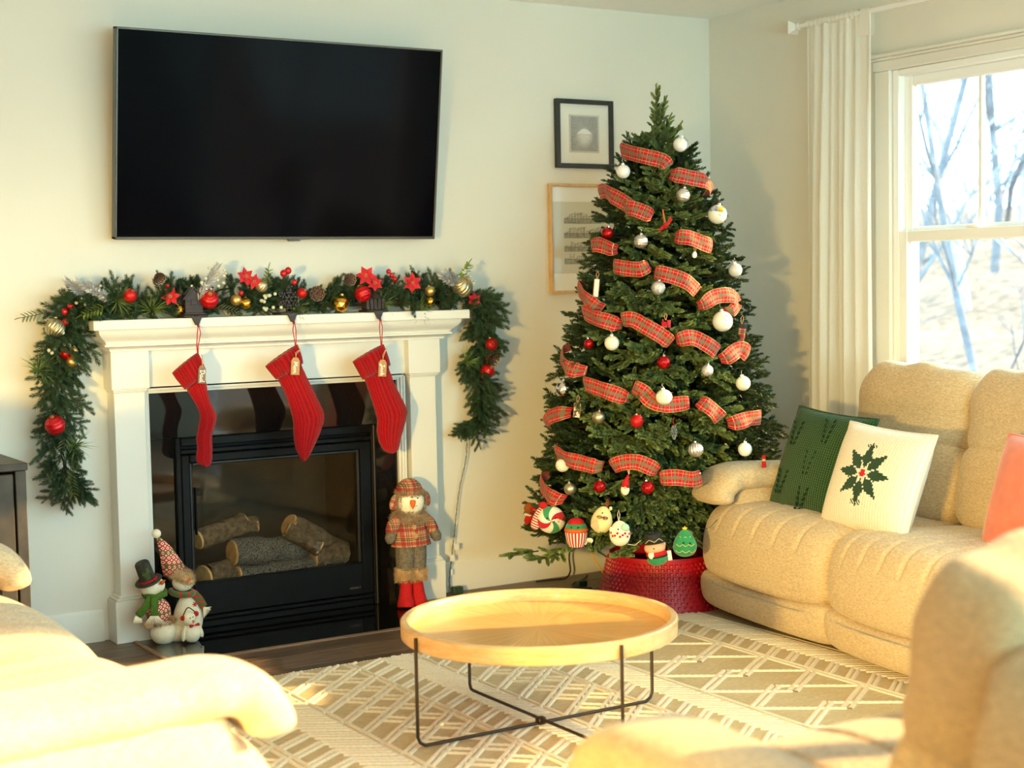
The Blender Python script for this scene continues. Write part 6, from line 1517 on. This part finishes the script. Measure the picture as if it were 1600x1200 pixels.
fr_.ob('scarf_fringe', YARN, fam, smooth=180)
b = MB()
for k in range(6): a = k*PI/3; b.add(tube([Q(606, 755, -.052), tuple(np.array(Q(606, 755, -.052))+np.array((.011*math.cos(a), .001, .011*math.sin(a))))], [.0026, .0020], 6))
b.ob('red_snowflake_patch', FELTR, fam)
bl('baby_body', (548, 1025), (88, 95), PLUSHW, y=-.074, ry=75); bl('baby_head', (522, 885), (64, 72), PLUSHW, y=-.076, ry=62)
for c, rt_ in (((470, 1030), 12), ((622, 1000), -22)): bl('baby_arm', c, (28, 78), PLUSHW, (0, rt_, 0), -.078, 28)
for c in ((463, 878), (592, 836)): bl('earmuff', c, (26, 26), FELTR, y=-.078)
MB().add(tube(spline([Q(463, 860, -.077), Q(492, 800, -.077), Q(522, 776, -.077), Q(560, 800, -.077), Q(588, 822, -.077)], 4), .0022, 6)).ob('earmuff_band', CHAR, fam)
dots(((512, 868), (540, 858)), -.1025, .0026); nose((538, 898), (.4, -.8, -.3), .011, .0055, -.098)
for s in (-1, 1): MB().add(lathe([(.002, 0), (.010, .014), (.0095, .019), (0, .020)], 12)).ob('bow_tie', FELTR, fam, aim(Q(552, 938, -.103), (s, -.05, .12*s), (1, .6, 1)), smooth=40)

# ------------------------------------------------------------------ tall snowman doll
sd_ = thing('snowman_doll', 'tall standing snowman doll in plaid coat, grey trousers and red boots', 'snowman figure', (-1.895, -.205, .002))
def D(cx, cy, y=0.0): return ((cx-340)*.00070, y, (1055-(cx-340)*.05-cy)*.000640)
def dtube(name, pts, rr, m, n=20, up=(0, 1, 0), par=sd_): return MB().add(tube(spline(pts, 4), np.interp(np.linspace(0, 1, (len(pts)-1)*4+1), np.linspace(0, 1, len(rr)), rr) if not isinstance(rr[0], tuple) else [tuple(np.array([np.interp(t_, np.linspace(0, 1, len(rr)), [r_[0] for r_ in rr]), np.interp(t_, np.linspace(0, 1, len(rr)), [r_[1] for r_ in rr])])) for t_ in np.linspace(0, 1, (len(pts)-1)*4+1)], n, up=up)).ob(name, m, par, smooth=180)
for cx in (298, 388):
    s = -1 if cx < 340 else 1
    b_ = dtube('boot', [D(cx+8*s*-1, 870, .0), D(cx, 960, -.002), D(cx-4, 1015, -.008), D(cx-8, 1050, -.012)], [(.026, .026), (.029, .030), (.037, .046), (.036, .048)], FELTR)
    MB().add(lathe([(.034, 0), (.036, .004), (0, .005)], 20)).ob('sole', mat('dark_red_sole', S(120, 10, 16), .8), sd_, (D(cx-8, 1050)[0], -.012, .0), smooth=30) if 0 else None
    dtube('trouser_leg', [D(cx-8*s*0-6*s, 600, 0), D(cx-4*s, 700, 0), D(cx, 790, 0)], [(.046, .046), (.044, .046), (.036, .040)], WOOLG)
    dtube('boot_cuff', [D(cx, 770, 0), D(cx, 810, 0), D(cx, 860, 0)], [(.036, .036), (.040, .040), (.032, .034)], FURT)
    z = RNG.uniform(770, 868, 1500); a = RNG.uniform(0, 2*PI, 1500); c0 = np.array([D(cx, q, 0) for q in z]); nn_ = np.stack((np.cos(a), np.sin(a), -.7+0*a), 1)
    fur('boot_fur', c0+nn_*np.array((.038, .038, 0)), nn_, .016, .0009, FURT, sd_, .4)
dtube('coat', [D(340, 420, 0), D(342, 480, 0), D(345, 560, 0), D(346, 618, 0)], [(.054, .045), (.068, .056), (.084, .066), (.094, .072)], SHIRT, 30)
for s, pts, mp_ in ((-1, [D(262, 440, 0), D(220, 480, -.004), D(200, 530, -.010)], [D(202, 520, -.010), D(190, 565, -.014), D(192, 596, -.016)]), (1, [D(428, 435, 0), D(470, 470, -.004), D(500, 528, -.010)], [D(498, 520, -.010), D(518, 565, -.014), D(524, 598, -.016)])):
    dtube('sleeve', pts, [.030, .030, .027], SHIRT); m_ = dtube('mitten', mp_, [.022, .025, .014], WOOLG); dtube('mitten_thumb', [mp_[1], (mp_[1][0]+s*.018, mp_[1][1]-.012, mp_[1][2]-.002)], [.010, .007], WOOLG, 10)
p, nr = ellip_pts(2600, (.074, .062, .034), D(340, 425)); fur('collar_fur', p, nr, .026, .0011, FURG, sd_, .5); MB().add(egg(.068, .056, .03)).ob('collar', FURG, sd_, D(340, 425), smooth=180)
MB().add(egg(.062, .056, .062, -.12)).ob('head', PLUSHW, sd_, D(345, 330, -.004), smooth=180)
for s, c in ((-1, (238, 320)), (1, (462, 300))): MB().add(egg(.022, .014, .038, -.1)).ob('hat_flap', SHIRT, sd_, D(*c, .004), (0, s*-24, 0), smooth=180)
MB().add(egg(.060, .056, .046)).ob('hat_crown', SHIRT, sd_, D(342, 228, .002), smooth=180)
p, nr = ellip_pts(1700, (.060, .058, .018), D(342, 250, -.004)); fur('hat_fur_brim', p, nr+np.array((0, -.2, -.25)), .017, .0010, FURG, sd_, .5)
for s in (-1, 1): p, nr = ellip_pts(500, (.010, .014, .036), (D(345, 320)[0]+s*.062, -.014, D(345, 320)[2])); fur('flap_fur', p, nr, .013, .0009, FURG, sd_, .5)
for c in ((316, 278), (355, 284)): MB().add(ball(.0036, 10, 8, D(*c, -.060))).ob('eye', FELTB, sd_)
MB().add(lathe([(.013, 0), (.012, .010), (.008, .026), (.004, .036), (.0008, .041)], 14)).ob('carrot_nose', CARRT, sd_, aim(D(322, 306, -.056), (-.30, -.55, -.75)), smooth=180)
MB().add(tube(spline([D(300, 322, -.056), D(325, 338, -.0585), D(352, 338, -.0585), D(372, 318, -.055)], 4), .0008, 5)).ob('stitched_smile', FELTB, sd_)
for c in ((326, 484), (328, 543)): MB().add(lathe([(0, 0), (.011, .0), (.012, .003), (.009, .005), (0, .004)], 16)).ob('wooden_button', KRAFT, sd_, aim(D(*c, -.058 if c[1] < 500 else -.067), (0, -1, .1)), smooth=40)

# ------------------------------------------------------------------ cords
c = thing('light_string_cord', 'thin twisted green light cord with white tags hanging from the garland end', 'cord', (-1.50, -.035, 0))
cp_ = spline([(-.01, -.04, .80), (.0, -.01, .75), (-.002, 0, .623), (-.036, .004, .492), (-.06, 0, .374), (-.077, 0, .257), (-.097, -.003, .139), (-.108, -.004, .04), (-.09, -.02, .012)], 10)
for ph in (0, PI):
    MB().add(tube([tuple(q+np.array((.003*math.cos(i*.75+ph), -.003*abs(math.sin(i*.75+ph)), 0))) for i, q in enumerate(cp_)], .0013, 5)).ob('wire', CORDG, c, smooth=180)
for (x, z_), r_ in (((-.072, .215), 14), ((-.096, .165), -12), ((-.098, .100), 0)): one('paper_tag', cbox(x-.013+.004, x+.013+.004, -.012, -.011, z_-.014, z_+.014, .0003) if r_ else cbox(x-.005, x+.005, -.012, -.011, z_-.012, z_+.012, .0003), PAPER, c)
MB().add(cbox(-.105, -.055, -.045, -.012, .001, .034, .004)).ob('plug', CORDG, c, smooth=30)
c = thing('tree_power_cord', 'black power cord looping from the wall floor to the tree collar', 'cord', (-.95, -.05, 0))
MB().add(tube(spline([(-.20, -.02, .006), (-.10, -.03, .006), (-.045, -.04, .008), (-.01, -.03, .035), (-.008, -.02, .10), (.0, -.03, .150), (.03, -.08, .165), (.09, -.16, .125), (.14, -.24, .06), (.18, -.30, .02)], 8), .0042, 8)).ob('cord', CORDB, c, smooth=180)
c = thing('extension_cord', 'green extension cord end with dark plug lying beside the tree collar', 'cord', (-1.06, -.50, 0))
MB().add(tube(spline([(.20, .42, .006), (.12, .34, .006), (.04, .30, .006), (-.02, .22, .006), (.03, .14, .006)], 6), .004, 8)).ob('cord', CORDG, c, smooth=180); MB().add(cbox(.0, .05, .20, .235, .001, .03, .005)).ob('plug', CORDG, c, smooth=30)
c = thing('tree_light_lead', 'yellow cord end dangling over the back of the tree collar', 'cord', (-1.20, -.62, .10))
MB().add(tube(spline([(-.01, .02, .16), (.0, .0, .11), (.02, -.02, .06), (.05, -.04, .0), (.07, -.03, -.06), (.06, -.02, -.097)], 6), .004, 8)).ob('cord', mat('yellow_cord', S(206, 150, 40), .5), c, smooth=180)
